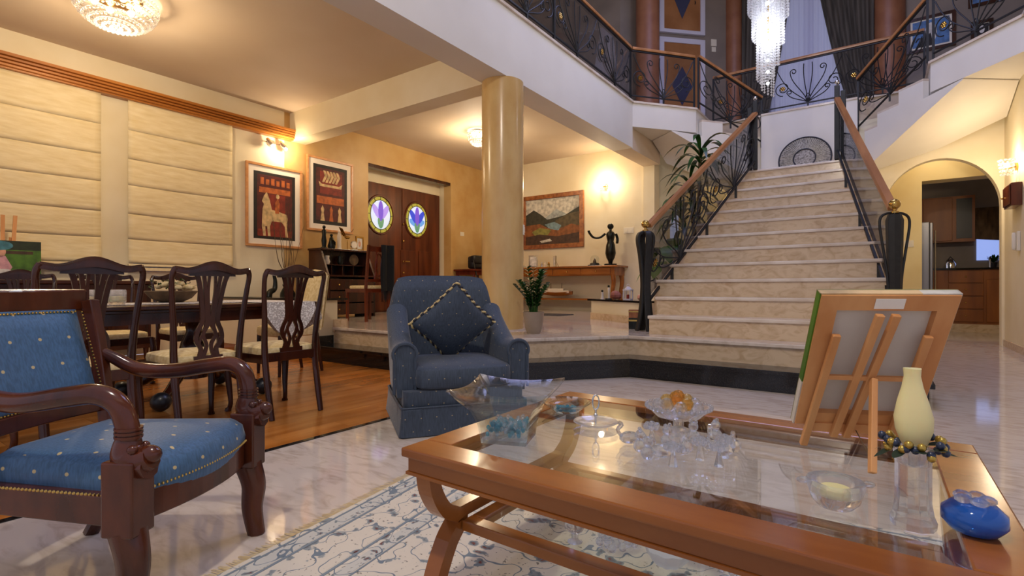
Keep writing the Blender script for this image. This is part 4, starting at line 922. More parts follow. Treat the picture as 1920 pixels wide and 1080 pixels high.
Q().box(-.2, .22, -.21, .21, .39, .44).obj('seat_frame', 'mahogany_red', sc); Q().rbox((0, 0, .46), (.40, .38, .05), .3, 20, 8).obj('seat', 'cream_fabric', sc, True)
sh = thing('black_shawl', 'black fringed shawl hanging over the desk chair back', 'shawl', (-5.455, 4.60, ZP), PI)
Q().grid(lambda u, v: (-.025-.02*math.sin(u*9)-.012*math.sin(v*7)+.05*(v-.5)*0, .02-.20*u, 1.03-.62*v), 20, 20).grid(lambda u, v: (-.035-.02*math.sin(u*9)-.02, .02-.20*u, 1.03-.62*v), 20, 20, True).obj('cloth', 'shawl', sh, True)
b = Q()
for i in range(46):
    y = .02-.20*i/45; l = .10+random.random()*.06; x = -.03-.02*math.sin(i/45*9); b.tube([(x, y, .42), (x-.005, y+random.uniform(-.01, .01), .42-l)], .003, 4)
o = b.obj('fringe', 'shawl', sh); o['kind'] = 'stuff'
# twigs and ornaments on the low wall top
t = thing('twig_vase', 'dark vase of dry curly twigs beside the bureau', 'vase', (-6.95, 4.15, ZP)); Q().lathe([(.10, 0), (.13, .15), (.10, .38), (.06, .46), (.075, .5)], 16).obj('vase', 'bronze', t, True)
for k in range(14):
    a = random.random()*6.28; r = .04+.10*random.random(); h = .75+.55*random.random()
    Q().tube(smooth_path([(0, 0, .4), (.3*r*math.cos(a), .3*r*math.sin(a), .65), (r*math.cos(a+.6), r*math.sin(a+.6), .65+.4*(h-.4)), (1.6*r*math.cos(a), 1.6*r*math.sin(a), .45+h)], 5), [.006-.004*i/15 for i in range(16)], 5).obj('twig', 'trunk', t, True)
t = thing('wooden_duck', 'carved dark duck ornament on the low granite-topped wall', 'ornament', (-5.45, 3.55, .685)); Q().ball((0, 0, .06), .06, 12, 8, (1.0, 1.7, .9)).tube([(0, -.06, .08), (0, -.08, .13), (0, -.075, .17)], [.03, .02, .02], 8).ball((0, -.085, .18), .03, 10, 6, (.9, 1.2, .9)).tube([(0, -.11, .178), (0, -.145, .172)], [.012, .006], 6).obj('body', 'trunk', t, True)
t = thing('horn_ornament', 'dark curved horn ornament standing on the low wall', 'ornament', (-6.3, 3.55, .685)); Q().tube(smooth_path([(0, -.05, .0), (0, -.03, .06), (0, .03, .1), (0, .04, .2), (0, .02, .30)], 5), [.045-.026*i/20 for i in range(21)], 8).obj('body', 'bronze', t, True)
# hall table with bag right of the door
ht = thing('hall_table', 'small dark wooden hall table beside the front door', 'table', (-6.95, 8.42, ZP))
Q().box(-.28, .28, -.40, .40, .80, .84).obj('top', 'mahogany_red', ht, None, .006); Q().box(-.25, .25, -.36, .36, .72, .80).obj('apron', 'mahogany_red', ht)
for sx in (-1, 1):
    for sy in (-1, 1): Q().tube([(sx*.22, sy*.33, .74), (sx*.22, sy*.33, 0)], [.028, .016], 8).obj('leg', 'mahogany_red', ht)
bg_ = thing('black_bag', 'black shoulder bag with strap on the hall table', 'bag', (-6.9, 8.40, ZP+.845))
Q().rbox((0, 0, .14), (.18, .46, .28), .35, 20, 10).obj('body', 'black', bg_, True); Q().rbox((.05, 0, .20), (.12, .47, .18), .35, 20, 8).obj('flap', 'black', bg_, True)
Q().tube(smooth_path([(.06, -.2, .22), (.14, -.27, .10), (.22, -.3, -.08), (.295, -.27, -.25), (.295, .10, -.28), (.295, .2, -.05), (.15, .2, .1), (.06, .2, .22)], 5), 1, sec=rect(.03, .006), up=(1, 0, 0.2)).obj('strap', 'black', bg_)
# console with things
cs = thing('console_table', 'long cherry console table with drawers below landscape painting', 'table', (-5.15, 8.80, ZP))
Q().box(-1.35, 1.35, -.22, .28, .83, .865).obj('top', 'cherry', cs, None, .006); Q().box(-1.28, 1.28, -.18, .27, .68, .83).obj('apron', 'cherry', cs)
for k in range(4): d = Q().box(-1.2+k*.61, -.63+k*.61, -.195, -.18, .70, .82).obj('drawer', 'cherry', cs, None, .004); Q().ball((-.915+k*.61, -.205, .76), .016).obj('knob', 'brass', d, True)
for sx in (-1, 1):
    for y in (-.15, .22): Q().tube(smooth_path([(sx*1.24, y, .70), (sx*1.25, y, .55), (sx*1.22, y, .3), (sx*1.235, y, 0)], 4), [.05-.022*i/12 for i in range(13)], 8).obj('leg', 'cherry', cs, True)
Q().box(-1.22, 1.22, -.12, .24, .22, .25).obj('lower_shelf', 'cherry', cs)
cz_ = ZP+.866
st2 = thing('bronze_statue', 'dark bronze standing woman statue with raised arm on console', 'statue', (PYp(1143, 495, 8.72).x, 8.76, cz_), math.radians(-60)); st2.scale = (1.3, 1.3, 1.03)
Q().lathe([(.09, 0), (.09, .03)], 14).obj('base', 'bronze', st2)
Q().lathe([(.035, .03), (.045, .08), (.08, .14), (.10, .22), (.085, .36), (.058, .43), (.075, .50), (.085, .56), (.06, .60), (.025, .62), (.025, .65), (.015, .66)], 14, sx=1, sy=.75).ball((0, 0, .70), .048, 12, 8, (1, .95, 1.15)).ball((-.03, 0, .73), .03).tube(smooth_path([(.0, -.075, .57), (.02, -.15, .50), (.04, -.24, .50), (.06, -.30, .58), (.06, -.31, .62)], 4), .019, 8).tube(smooth_path([(0, .075, .57), (-.02, .10, .48), (.02, .09, .40)], 4), .019, 8).obj('body', 'bronze', st2, True)
t = thing('snow_globe', 'glass dome on black base on the console', 'ornament', (PYp(1114, 495, 8.72).x, 8.74, cz_)); Q().lathe([(.13, 0), (.13, .015), (.09, .02), (.085, .05)], 18).obj('base', 'black', t); Q().ball((0, 0, .115), .085, 16, 10).obj('dome', 'bowl_glass', t, True); Q().lathe([(.04, .05), (.03, .10), (.005, .14)], 8).obj('ornament', 'trunk', t)
def pframe(x, y, z, w, h, rz, label, m_='silver'):
    t = thing('framed_photo', label, 'photo frame', (x, y, z), rz)
    for a, b_, c, d in ((-w, w, 0, .03), (-w, w, h-.03, h), (-w, -w+.03, .03, h-.03), (w-.03, w, .03, h-.03)): Q().box(a, b_, -.008, .010, c, d).obj('frame_bar', m_, t)
    Q().box(-w+.03, w-.03, -.004, .004, .03, h-.03).obj('photo', 'p_whited', t); Q().tube([(0, .01, h*.7), (0, .09, 0)], .006, 5).obj('strut', m_, t)
pframe(PYp(1000, 495, 8.75).x, 8.75, cz_, .10, .25, .15, 'silver photo frame on the console beside column'); pframe(PYp(1040, 495, 8.75).x, 8.75, cz_, .07, .22, -.7, 'angled silver photo frame in the middle of the console')
for k, x in enumerate((1016, 1022, 1029)):
    t = thing('figurine', ('tiny silver figurine next to the left frame', 'tiny pale figurine between the two frames', 'tiny brass figurine next to the angled frame')[k], 'figurine', (PYp(x, 497, 8.7).x, 8.7, cz_)); Q().lathe([(.03, 0), (.02, .03), (.028, .06), (.008, .08)], 10).ball((0, 0, .09), .016).obj('body', ('silver', 'ship', 'brass')[k], t, True)
t = thing('model_ship', 'model sailing ship on the lower shelf of the console', 'model ship', (PYp(1046, 558, 8.8).x, 8.78, ZP+.252))
Q().loft([[(x, .07*math.sqrt(max(0, 1-(x/.36)**2))*s*f, .02+.09*f+.03*(x/.36)**2) for s, rng in ((1, range(0, 13)), (-1, range(12, -1, -1))) for x in [(-.34+.68*i/12) for i in rng]] for f in (.25, .7, 1)]).obj('hull', 'cherry', t)
Q().box(-.28, .28, -.045, .045, .10, .15).box(-.2, .15, -.03, .03, .15, .19).obj('deck', 'ship', t)
for x in (-.15, .1): Q().tube([(x, 0, .15), (x, 0, .30)], .006, 6).obj('mast', 'trunk', t)
t = thing('door_mat', 'small dark mat on the hall floor by the console', 'mat', (-4.55, 7.4, ZP)); Q().prism(rr2(.4, .25, .06), 0, .008).obj('mat', 'cord_dark', t)
# potted ZZ plant by the column
def leaf_(b, base_, tip, w, bend=(0, 0, 0), n=5):
    A = Vector(base_); T = Vector(tip); d = T-A; side = d.cross(Vector((0, 0, 1))); side = side.normalized() if side.length > 1e-6 else Vector((1, 0, 0))
    L, R = [], []
    for i in range(n+1):
        f = i/n; p = A+d*f+Vector(bend)*(4*f*(1-f)); ww = w*math.sin(PI*min(1, f*.92+.06))**.8 if i < n else .0005
        L.append(p-side*ww); R.append(p+side*ww)
    o = len(b.v); b.add(L+R, [(i, i+1, n+1+i+1, n+1+i) for i in range(n)]); return b
zz = thing('potted_plant', 'glossy green potted plant in taupe pot beside the column', 'plant', (-2.775, 4.26, ZP))
Q().lathe([(.065, 0), (.085, .05), (.105, .21), (.108, .215), (.098, .215), (.09, .18), (.02, .18)], 24).obj('pot', 'pot_taupe', zz, True); Q().lathe([(.09, .17), (.09, .185)], 20).obj('soil', 'trunk', zz)
for k in range(20):
    a = k*2.4; lean = .04+.10*random.random(); h = .25+.22*random.random(); st_p = [Vector((.03*math.cos(a), .03*math.sin(a), .18)), Vector((lean*.6*math.cos(a), lean*.6*math.sin(a), .18+h*.55)), Vector((lean*1.5*math.cos(a), lean*1.5*math.sin(a), .18+h))]
    pth = smooth_path(st_p, 5); sm = Q().tube(pth, [.006-.004*i/10 for i in range(11)], 5).obj('stem', 'leaf', zz, True)
    b = Q()
    for i in range(3, 11):
        for s in (-1, 1):
            p = pth[i]; d = Vector((math.cos(a+s*1.35), math.sin(a+s*1.35), .5)); leaf_(b, p, p+d*.062, .017, (0, 0, .006), 4)
    b.obj('leaflets', 'leaf', sm, True)
# low planter shelf beside the stair
ps = thing('planter_shelf', 'low cream wall with black granite top beside the stair', 'shelf', (0, 0, 0))
pa, pb_ = Vector((-3.42, 6.80)), Vector((-2.30, 6.02)); nd = Vector((.57, .82))*.42
Q().prism([tuple(pa), tuple(pb_), tuple(pb_+nd), tuple(pa+nd)], ZP, .615).obj('body', 'cream', ps); ov = Vector((-.57, -.82))*.03
Q().prism([tuple(pa+ov-Vector((.05, -.03))), tuple(pb_+ov), tuple(pb_+nd), tuple(pa+nd-Vector((.05, -.03)))], .615, .64).obj('granite_top', 'granite', ps)
sk_ = (pb_-pa).normalized(); n3 = Vector((-.57, -.82))*.015
Q().prism([tuple(pa), tuple(pb_), tuple(pb_+n3), tuple(pa+n3)], ZP, ZP+.09).obj('skirting', 'marble_step', ps)
def onshelf(px, d=.15): p = PZ(px, 557, .64); f = (px-1105)/(1200-1105); q = pa.lerp(pb_, max(0, min(1, f*.86)))+nd*.35; return (q.x, q.y, .641)
t = thing('figurine', 'white figurine with dark hair at the left of the granite shelf', 'figurine', onshelf(1110)); Q().lathe([(.03, 0), (.02, .02), (.02, .09), (.008, .10)], 10).obj('body', 'ship', t, True); Q().ball((0, 0, .115), .018).obj('head', 'bronze', t, True)
t = thing('figurine', 'tall pale figurine with dark base on the granite shelf', 'figurine', onshelf(1125)); Q().lathe([(.05, 0), (.05, .012)], 12).obj('base', 'black', t); Q().lathe([(.02, .012), (.014, .08), (.018, .15), (.006, .17)], 10).obj('body', 'ship', t, True); Q().ball((0, 0, .185), .018).obj('head', 'bronze', t, True)
t = thing('rock', 'reddish mineral rock on the granite shelf', 'rock', onshelf(1140)); Q().ball((0, 0, .062), .066, 9, 6, (1.1, 1, .94)).ball((.04, 0, .05), .05, 8, 5).obj('stone', 'rock', t)
t = thing('lantern', 'small white metal lantern on the granite shelf', 'lantern', onshelf(1166)); Q().box(-.05, .05, -.05, .05, 0, .015).box(-.055, .055, -.055, .055, .125, .14).lathe([(.055, .14), (.03, .17), (.01, .18)], 4).tube([(.02*math.cos(a), 0, .19+.02*math.sin(a)) for a in [2*PI*i/12 for i in range(13)]], .003, 4).obj('cage', 'white_paint', t)
for sx in (-1, 1):
    for sy in (-1, 1): Q().box(sx*.045-.006, sx*.045+.006, sy*.045-.006, sy*.045+.006, .015, .125).obj('post', 'white_paint', t)
Q().lathe([(.022, .015), (.022, .07)], 12).obj('candle', 'p_red', t)
t = thing('pink_bowl', 'round pinkish stone candle bowl on the granite shelf', 'bowl', onshelf(1192)); Q().lathe([(.035, 0), (.06, .03), (.055, .065), (.035, .075), (.03, .05)], 14).obj('body', 'pink', t, True)
# book boxes at newel foot
for k, (z, h, m_, l) in enumerate(((ZP, .12, 'bronze', 'dark box on platform behind the left newel, lower one'), (ZP+.121, .09, 'frame_gold', 'brown box lying on the dark box behind newel'))):
    t = thing('small_box', l, 'box', (-2.16, 5.42, z), .3); Q().box(-.09, .09, -.07, .07, 0, h).obj('body', m_, t, None, .003); Q().box(-.092, .092, -.072, .072, h*.7, h*.85).obj('band', 'brass', t)
# dracaena and philodendron behind the left railing
dr_ = thing('dracaena', 'tall dracaena with arching dark leaves behind the stair railing', 'plant', (-2.06, 7.35, ZP))
Q().lathe([(.14, 0), (.17, .25), (.19, .34), (.17, .34), (.16, .3), (.02, .3)], 20).obj('pot', 'bronze', dr_, True)
for k, (ang, top, lean) in enumerate(((0, 2.38, .05), (2.2, 1.95, .22), (4.1, 1.5, .25))):
    tip = Vector((lean*math.cos(ang), lean*math.sin(ang), top)); tk = Q().tube(smooth_path([(0.03*math.cos(ang), .03*math.sin(ang), .3), (.4*tip.x, .4*tip.y, top*.5), tuple(tip)], 5), [.035-.012*i/10 for i in range(11)], 8).obj('stem', 'trunk', dr_, True)
    for i in range(22):
        a = i*2.4+k; lv = i/22; up_ = .35-.65*lv; L = .50+.12*random.random(); bp2 = tip-Vector((0, 0, .30*lv)); d = Vector((math.cos(a), math.sin(a), 0))
        b = Q(); leaf_(b, bp2, bp2+d*L*.85+Vector((0, 0, L*(up_-.25))), .036, (0, 0, .16), 7); b.obj('leaf', 'leaf', tk, True)
ph = thing('philodendron', 'broad-leaved potted plant standing behind the left newel', 'plant', (-2.24, 6.78, ZP))
Q().lathe([(.12, 0), (.15, .2), (.17, .26), (.15, .26), (.14, .22), (.02, .22)], 18).obj('pot', 'bronze', ph, True)
for a, r, z, L in ((2.8, .18, 1.0, .32), (.6, .2, .95, .34), (4.4, .16, .8, .34), (5.6, .26, .62, .36), (1.6, .1, 1.12, .3), (3.6, .28, .72, .28), (5.0, .12, 1.0, .34)):
    tip = Vector((r*math.cos(a), r*math.sin(a), z)); s_ = Q().tube(smooth_path([(0, 0, .2), (.3*tip.x, .3*tip.y, .6*z), tuple(tip)], 5), .008, 5).obj('stem', 'leaf_big', ph, True)
    b = Q(); leaf_(b, tip, tip+Vector((math.cos(a)*L*.6, math.sin(a)*L*.6, -L*.7)), .12, (0, 0, .06), 7); b.obj('leaf', 'leaf_big', s_, True)
# plate on the landing
pl_ = thing('wicker_plate', 'round woven wicker plate leaning on the landing wall', 'plate', (AX-.02, 9.46, ZL+.006), 0)
M_ = Matrix.Translation((0, .02, .37)) @ Matrix.Rotation(math.radians(78), 4, 'X')
b = Q(); b.lathe([(.05, .03), (.16, .025), (.34, .0), (.37, .012), (.385, .0), (.38, -.012), (.1, -.02)], 40); b.v = [tuple(M_ @ Vector(v)) for v in b.v]; b.obj('dish', 'wicker', pl_, 50)
for r0, r1, mt in ((.355, .388, 'cord_dark'), (.15, .165, 'cord_dark')):
    b = Q().tube([((r0+r1)/2*math.cos(2*PI*i/48), (r0+r1)/2*math.sin(2*PI*i/48), .012 if r0 > .2 else .03) for i in range(49)], .011, 6); b.v = [tuple(M_ @ Vector(v)) for v in b.v]; b.obj('rim', mt, pl_, 50)
b = Q()
for i in range(72):
    a = 2*PI*i/72; c, s = math.cos(a), math.sin(a); b.tube([(.165*c, .165*s, .031), (.355*c, .355*s, .014)], .004, 4)
b.v = [tuple(M_ @ Vector(v)) for v in b.v]; b.obj('weave', 'p_cloud', pl_)
# ---------------------------------------------------------------- lamps
def crystal_dome(name, label, loc, r, h, power, nb=9, col=WARM):
    t = thing(name, label, 'ceiling lamp', loc)
    Q().lathe([(r*.55, 0), (r*.6, -.03), (r*.5, -.04)], 24).obj('canopy', 'brass', t, True)
    for k in range(6): a = k*PI/3; Q().ball((r*.5*math.cos(a), r*.5*math.sin(a), -h*.3), .03).obj('bulb', 'bulb', t, True)
    for j in range(nb):
        f = j/(nb-1); rr = r*math.cos(f*PI/2*.92); z = -.05-h*math.sin(f*PI/2); b = Q(); n = max(6, int(2*PI*rr/.035))
        for i in range(n): a = 2*PI*i/n+j*.3; b.ball((rr*math.cos(a), rr*math.sin(a), z), .015, 6, 4)
        b.tube([(rr*math.cos(2*PI*i/24), rr*math.sin(2*PI*i/24), z+.012) for i in range(25)], .003, 4); b.obj('crystal_ring', 'crystal', t)
    lamp(name+'_light', (loc[0], loc[1], loc[2]-h-.16), power, col, .1)
    return t
p = PZ(218, 8, 3.38); crystal_dome('crystal_ceiling_lamp', 'large crystal dome ceiling lamp over the dining table', (p.x, p.y, ZC), .32, .24, 66)
p = PZ(896, 262, 3.30); crystal_dome('crystal_ceiling_lamp', 'crystal ceiling lamp in the entrance hall half hidden by column', (p.x, p.y, ZC), .17, .2, 60, 7)
def sconce(loc, rz, label, power):
    t = thing('crystal_sconce', label, 'wall lamp', loc, rz)
    Q().tube([(0, 0, 0), (.02, 0, 0)], .05, 14).obj('backplate', 'brass', t); Q().tube([(.02, 0, 0), (.10, 0, -.02)], .008, 6).obj('arm', 'brass', t)
    Q().ball((.10, 0, .03), .028).obj('bulb', 'bulb', t, True)
    for j in range(5):
        b = Q(); rr = .075-.006*j
        for i in range(10): a = 2*PI*i/10+j*.3; b.ball((.10+rr*math.cos(a), rr*math.sin(a), .09-.045*j), .013, 6, 4)
        b.tube([(.10+rr*math.cos(2*PI*i/16), rr*math.sin(2*PI*i/16), .09-.045*j) for i in range(17)], .003, 4); b.obj('crystal_ring', 'crystal', t)
    c, s = math.cos(rz), math.sin(rz); lamp('crystal_sconce_light', (loc[0]+.20*c, loc[1]+.20*s, loc[2]+.05), power, WARM, .05)
p = PYp(1136, 350, 9.1); sconce(p, -PI/2, 'glowing crystal wall sconce beside the landscape painting', 28)
p = PXp(1908, 312, 1.43); sconce(p, PI, 'glowing crystal wall sconce on the right wall', 26)
sp_ = thing('spot_lamp', 'chrome twin spotlight under the wooden cornice', 'wall lamp', (LW, PXp(516, 264, LW+.1).y, 2.92))
Q().tube([(0, 0, 0), (.03, 0, 0)], .05, 14).obj('backplate', 'chrome', sp_); Q().tube([(.05, -.12, 0), (.05, .12, 0)], .008, 6).tube([(0, 0, 0), (.05, 0, 0)], .008, 6).obj('bar', 'chrome', sp_)
for s in (-1, 1):
    h_ = Q().tube([(.06, s*.10, .05), (.08, s*.10+.02, .0), (.11, s*.10+.05, -.05)], [.02, .035, .04], 12).obj('head', 'chrome', sp_, True); Q().ball((.117, s*.10+.058, -.062), .022).obj('bulb', 'bulb', h_, True)
lamp('spot_lamp_light', (LW+.22, sp_.location.y+.16, 2.86), 14, WARM, .04)
pn = thing('assumed_pendant_lamp', 'assumed living room pendant lamp, out of view above the seating area', 'ceiling lamp', (-.5, -.4, 4.35))  # assumed fixture, never in view, added over the foreground light
Q().lathe([(.05, .12), (.22, .0), (.215, .0), (.045, .11)], 24).obj('shade', 'white_paint', pn, True); Q().tube([(0, 0, .12), (0, 0, ZT-4.35)], .006, 6).obj('cord', 'black', pn)
struct(Q().box(-2.25, .45, 4.85, 7.55, 7.16, 7.2).obj('window_5', 'night_window'))  # unseen glowing pane added above the blue fill lamp
# spiral crystal chandelier of the atrium
ch = thing('spiral_chandelier', 'long spiral crystal bead chandelier hanging in the stairwell', 'chandelier', (AX, 5.94, 0))
zlo = 2.80; Q().tube([(0, 0, 3.4), (0, 0, ZT)], .012, 8).obj('core_rod', 'brass', ch); Q().lathe([(.3, ZT-.05), (.3, ZT)], 24).obj('canopy', 'chrome', ch)
k = 0
for ring, (rr, n) in enumerate(((.19, 38), (.15, 30), (.105, 20), (.06, 11))):
    for i in range(n):
        a = 2*PI*i/n; f = ((a/(2*PI))+ring*.33) % 1
        zb = (3.62, 3.27, 2.98, 2.80)[ring]+.22*f
        b = Q(); z = zb; x, y = rr*math.cos(a), rr*math.sin(a)
        while z < 4.5: b.lathe([(.001, -.014), (.0125, 0), (.001, .014)], 5, (x, y, z)); z += .029
        b.obj('bead_strand', 'crystal_bead', ch)
for z in [2.95+.12*i for i in range(13)]: Q().ball((0, 0, z), .016+.008*(z > 3.3)).obj('bulb', 'bulb_cool', ch, True)
lamp('spiral_chandelier_light', (AX+.0, 5.94, 4.6), 60, (.95, .95, 1), .12); lamp('spiral_chandelier_light', (AX, 5.94, 3.45), 22, (.95, .95, 1), .03)
# ---------------------------------------------------------------- upper storey things
def place_upper(px, py, Y): return PYp(px, py, Y)
# door with diamond on the diagonal wall (direction (1,1))
dv = Vector((1.75, 1.77)).normalized(); dn = Vector((dv.y, -dv.x))
def on_diag(px):
    d = ray(px, 0); A_ = Vector((-4.2, 9.63)); # solve A+s*dv = t*d
    det = dv.x*(-d[1])-dv.y*(-d[0]); s = ((-A_.x)*(-d[1])-(-A_.y)*(-d[0]))/det
    return A_+dv*s
pd = on_diag(1277); ang = math.atan2(dn.y, dn.x)
ud = struct(Q().box(0, .04, -.42, .42, 0, 2.02).obj('door_2', 'rail_wood')); ud.location = (pd.x+dn.x*.004, pd.y+dn.y*.004, ZU); ud.rotation_euler = (0, 0, ang)
for a, b_, c, d in ((-.50, -.40, 0, 2.12), (.40, .50, 0, 2.12), (-.40, .40, 2.02, 2.12)): Q().box(0, .06, a, b_, c, d).obj('architrave', 'white_paint', ud)
Q().prism([(0, .75), (.22, 1.15), (0, 1.55), (-.22, 1.15)], .041, .046, 'x').obj('diamond_pane', 'night_window', ud); MATS['diam'] = base('diam', (.05, .06, .12), .1)
ud.children[-1].data.materials[0] = MATS['diam']
cb = thing('wall_cupboard', 'wooden wall cupboard with dark diamond above the upstairs door', 'cupboard', (pd.x+dn.x*.004, pd.y+dn.y*.004, ZU+2.22), ang)
Q().box(0, .04, -.40, .40, .06, 1.1).obj('door', 'rail_wood', cb)
for a, b_, c, d in ((-.50, -.40, 0, 1.15), (.40, .50, 0, 1.15), (-.40, .40, 0, .07)): Q().box(0, .06, a, b_, c, d).obj('frame', 'white_paint', cb)
Q().prism([(0, .30), (.2, .75), (0, 1.05), (-.2, .75)], .041, .046, 'x').obj('diamond_pane', 'diam', cb); Q().tube([(.05, .28, .62), (.07, .28, .65), (.05, .28, .69)], .01, 6).obj('handle', 'black', cb)
for px, y0_, y1_, lab in ((1010, -40, 10, 'x'),): pass
for k, (yy, lab) in enumerate(((4.6, 'nearer purple-white door frame on the upper left wall'), (6.6, 'farther purple-white door frame on the upper left wall'))):
    t = struct(Q().box(LW, LW+.03, yy, yy+.85, ZU, ZU+2.05).obj('door_%d' % (k+3), 'rail_wood'))
    for a, b_, c, d in ((yy-.1, yy, ZU, ZU+2.15), (yy+.85, yy+.95, ZU, ZU+2.15), (yy, yy+.85, ZU+2.05, ZU+2.15)): Q().box(LW, LW+.06, a, b_, c, d).obj('architrave', 'white_paint', t)
pq = on_diag(1338); t = thing('light_switch', 'two white switch plates on the upstairs diagonal wall', 'switch', (pq.x, pq.y, PYp(1338, 85, pq.y).z), ang)
Q().box(0, .012, -.06, .06, -.02, .12).obj('plate', 'plastic', t); Q().box(0, .012, -.045, .045, -.14, -.04).obj('plate', 'plastic', t)
pw_ = on_diag(1192); t = thing('wall_lamp', 'small unlit brass and white wall lamp upstairs beside the brown column', 'wall lamp', (pw_.x+dn.x*.25, pw_.y+dn.y*.25, 5.55), ang)
Q().tube([(-.2, 0, 0), (.05, 0, -.03)], .012, 6).obj('arm', 'brass', t); Q().lathe([(.02, -.03), (.10, .0), (.12, .06), (.11, .06), (.02, -.01)], 16, (.05, 0, 0)).obj('shade', 'white_paint', t, True)
# curtains
for xa, xb, xt0, xt1, lab in ((-2.25, -1.80, -2.25, -1.30, 'dark drape tied to the left of the upstairs window'), (-.42, -.05, -1.0, -.05, 'dark drape on the right of the upstairs window')):
    t = thing('drape', lab, 'curtain', (0, 11.25, 0))
    def fn(u, v, xa=xa, xb=xb, xt0=xt0, xt1=xt1):
        k = min(1, max(0, (v-.12)/.88))**.8; x = (xa+(xb-xa)*u)*(1-k)+(xt0+(xt1-xt0)*u)*k
        return (x, .035*math.sin(u*34)*(.5+.5*k), ZU+.05+v*3.2)
    o = Q().grid(fn, 60, 16).obj('cloth', 'curtain', t, True); o.modifiers.new('s', 'SOLIDIFY').thickness = .01
    Q().tube([(xa-.05, 0, ZU+3.25), (xt1+.05, 0, ZU+3.25)], .015, 6).obj('rod', 'brass', t)
t = thing('sheer_curtain', 'bluish white sheer curtain over the upstairs window', 'curtain', (0, 11.36, 0))
Q().grid(lambda u, v: (-1.95+1.8*u, .012*math.sin(u*120), ZU+.03+3.3*v), 160, 2).obj('cloth', 'sheer', t, True)
# framed pictures upstairs on the back wall, right
def upict(x0, y0, x1, y1, label, shapes):
    a = PYp(x0, y1, 11.395); b = PYp(x1, y0, 11.395); w = (b.x-a.x)/2; h = b.z-a.z
    t = thing('framed_picture', label, 'picture', ((a.x+b.x)/2, 11.395, a.z), -PI/2)
    for c, d, e, f in ((-w, w, 0, .05), (-w, w, h-.05, h), (-w, -w+.05, .05, h-.05), (w-.05, w, .05, h-.05)): Q().box(0, .03, c, d, e, f).obj('frame_bar', 'mahogany', t)
    Q().box(0, .01, -w+.05, w-.05, .05, h-.05).obj('mat_board', 'mat', t)
    for k, (poly, m_) in enumerate(shapes): P_(t, [(p*w, q*h) for p, q in poly], k, m_)
upict(1700, 18, 1792, 104, 'large framed picture in blue behind the right railing', [(R4(-.75, .75, .14, .88), 'p_blue'), (E2(.0, .5, .25, .3, 16), 'p_whited'), ([(-.6, .14), (.1, .14), (.0, .5), (-.4, .4)], 'p_black')])
upict(1820, 34, 1862, 76, 'small framed portrait photo behind the right railing', [(R4(-.6, .6, .2, .8), 'p_black'), (E2(.0, .5, .25, .22, 16), 'p_whited')])
upict(1815, -40, 1872, 17, 'framed picture high on the upstairs wall', [(R4(-.7, .7, .14, .86), 'p_blue')])
# white object at the gallery edge
# ---------------------------------------------------------------- kitchen things, right wall things
kc = thing('kitchen_cabinet', 'oak kitchen base cabinets with drawers in the dark kitchen', 'cabinet', (0, ky, .15))
Q().box(.3, 2.9, 0, .58, 0, .98).obj('body', 'kitchen_wood', kc); 
for k in range(4): d = Q().box(1.06, 1.54, -.02, 0, .04+k*.235, .255+k*.235).obj('drawer', 'kitchen_wood', kc, None, .006); Q().ball((1.30, -.03, .15+k*.235), .014).obj('knob', 'brass', d, True)
for xa in (1.58, 2.02): d = Q().box(xa, xa+.42, -.02, 0, .04, .80).obj('door', 'kitchen_wood', kc, None, .006); Q().ball((xa+.37, -.03, .6), .014).obj('knob', 'brass', d, True)
wt = thing('worktop', 'black granite kitchen worktop on oak cabinets', 'worktop', (0, ky, 1.13)); Q().box(.3, 2.9, -.03, .6, 0.0, .035).obj('slab', 'granite', wt)
kw = thing('wall_cabinet', 'oak kitchen wall cabinet left of the small window', 'cabinet', (0, ky+.27, 1.66))
Q().box(.7, 1.46, 0, .34, 0, .85).obj('body', 'kitchen_wood', kw); Q().box(.72, 1.14, -.02, 0, .02, .83).obj('door', 'kitchen_wood', kw, None, .006); Q().box(1.20, 1.42, -.012, .0, .06, .80).obj('glass_door', 'black', kw)
fr2 = thing('fridge', 'tall steel refrigerator edge inside the kitchen doorway', 'fridge', (.46, 11.45, 0)); Q().box(-.3, .28, 0, .62, .02, 1.95).obj('body', 'steel', fr2, None, .01); d = Q().box(.28, .33, .01, .61, .55, 1.94).obj('door', 'steel', fr2, None, .012); Q().box(.28, .33, .01, .61, .04, .53).obj('drawer', 'steel', fr2, None, .012); Q().tube([(.36, .07, .7), (.36, .07, 1.8)], .012, 6).obj('handle', 'chrome', d)
wk = struct(Q().box(1.52, 2.6, ky+.60, ky+.62, 1.32, 2.2).obj('window_4', 'night_window'))
bk_ = thing('kitchen_blind', 'half lowered dark kitchen window blind', 'blind', (0, ky+.56, 0)); Q().add([(1.48, 0, 1.72), (2.7, 0, 1.58), (2.7, 0, 2.3), (1.48, 0, 2.3), (1.48, .02, 1.72), (2.7, .02, 1.58), (2.7, .02, 2.3), (1.48, .02, 2.3)], [(0, 1, 2, 3), (7, 6, 5, 4), (0, 4, 5, 1), (1, 5, 6, 2), (3, 2, 6, 7), (0, 3, 7, 4)]).obj('cloth', 'trunk', bk_)
t = thing('herb_pot', 'small green herb pot on the kitchen worktop', 'plant', (1.72, ky+.35, 1.166)); Q().lathe([(.04, 0), (.055, .1), (.045, .1)], 12).obj('pot', 'black', t)
b = Q()
for i in range(30): a = random.random()*6.28; leaf_(b, (0, 0, .1), (.1*math.cos(a), .1*math.sin(a), .16+.1*random.random()), .02)
b.obj('foliage', 'leaf', t)
t = thing('kettle', 'steel kettle on the kitchen worktop', 'kettle', (1.12, ky+.3, 1.166)); Q().lathe([(.08, 0), (.085, .08), (.05, .15), (.02, .17)], 16).obj('body', 'chrome', t, True); Q().tube([(.06, 0, .13), (.0, 0, .22), (-.06, 0, .13)], .01, 6).obj('handle', 'black', t)
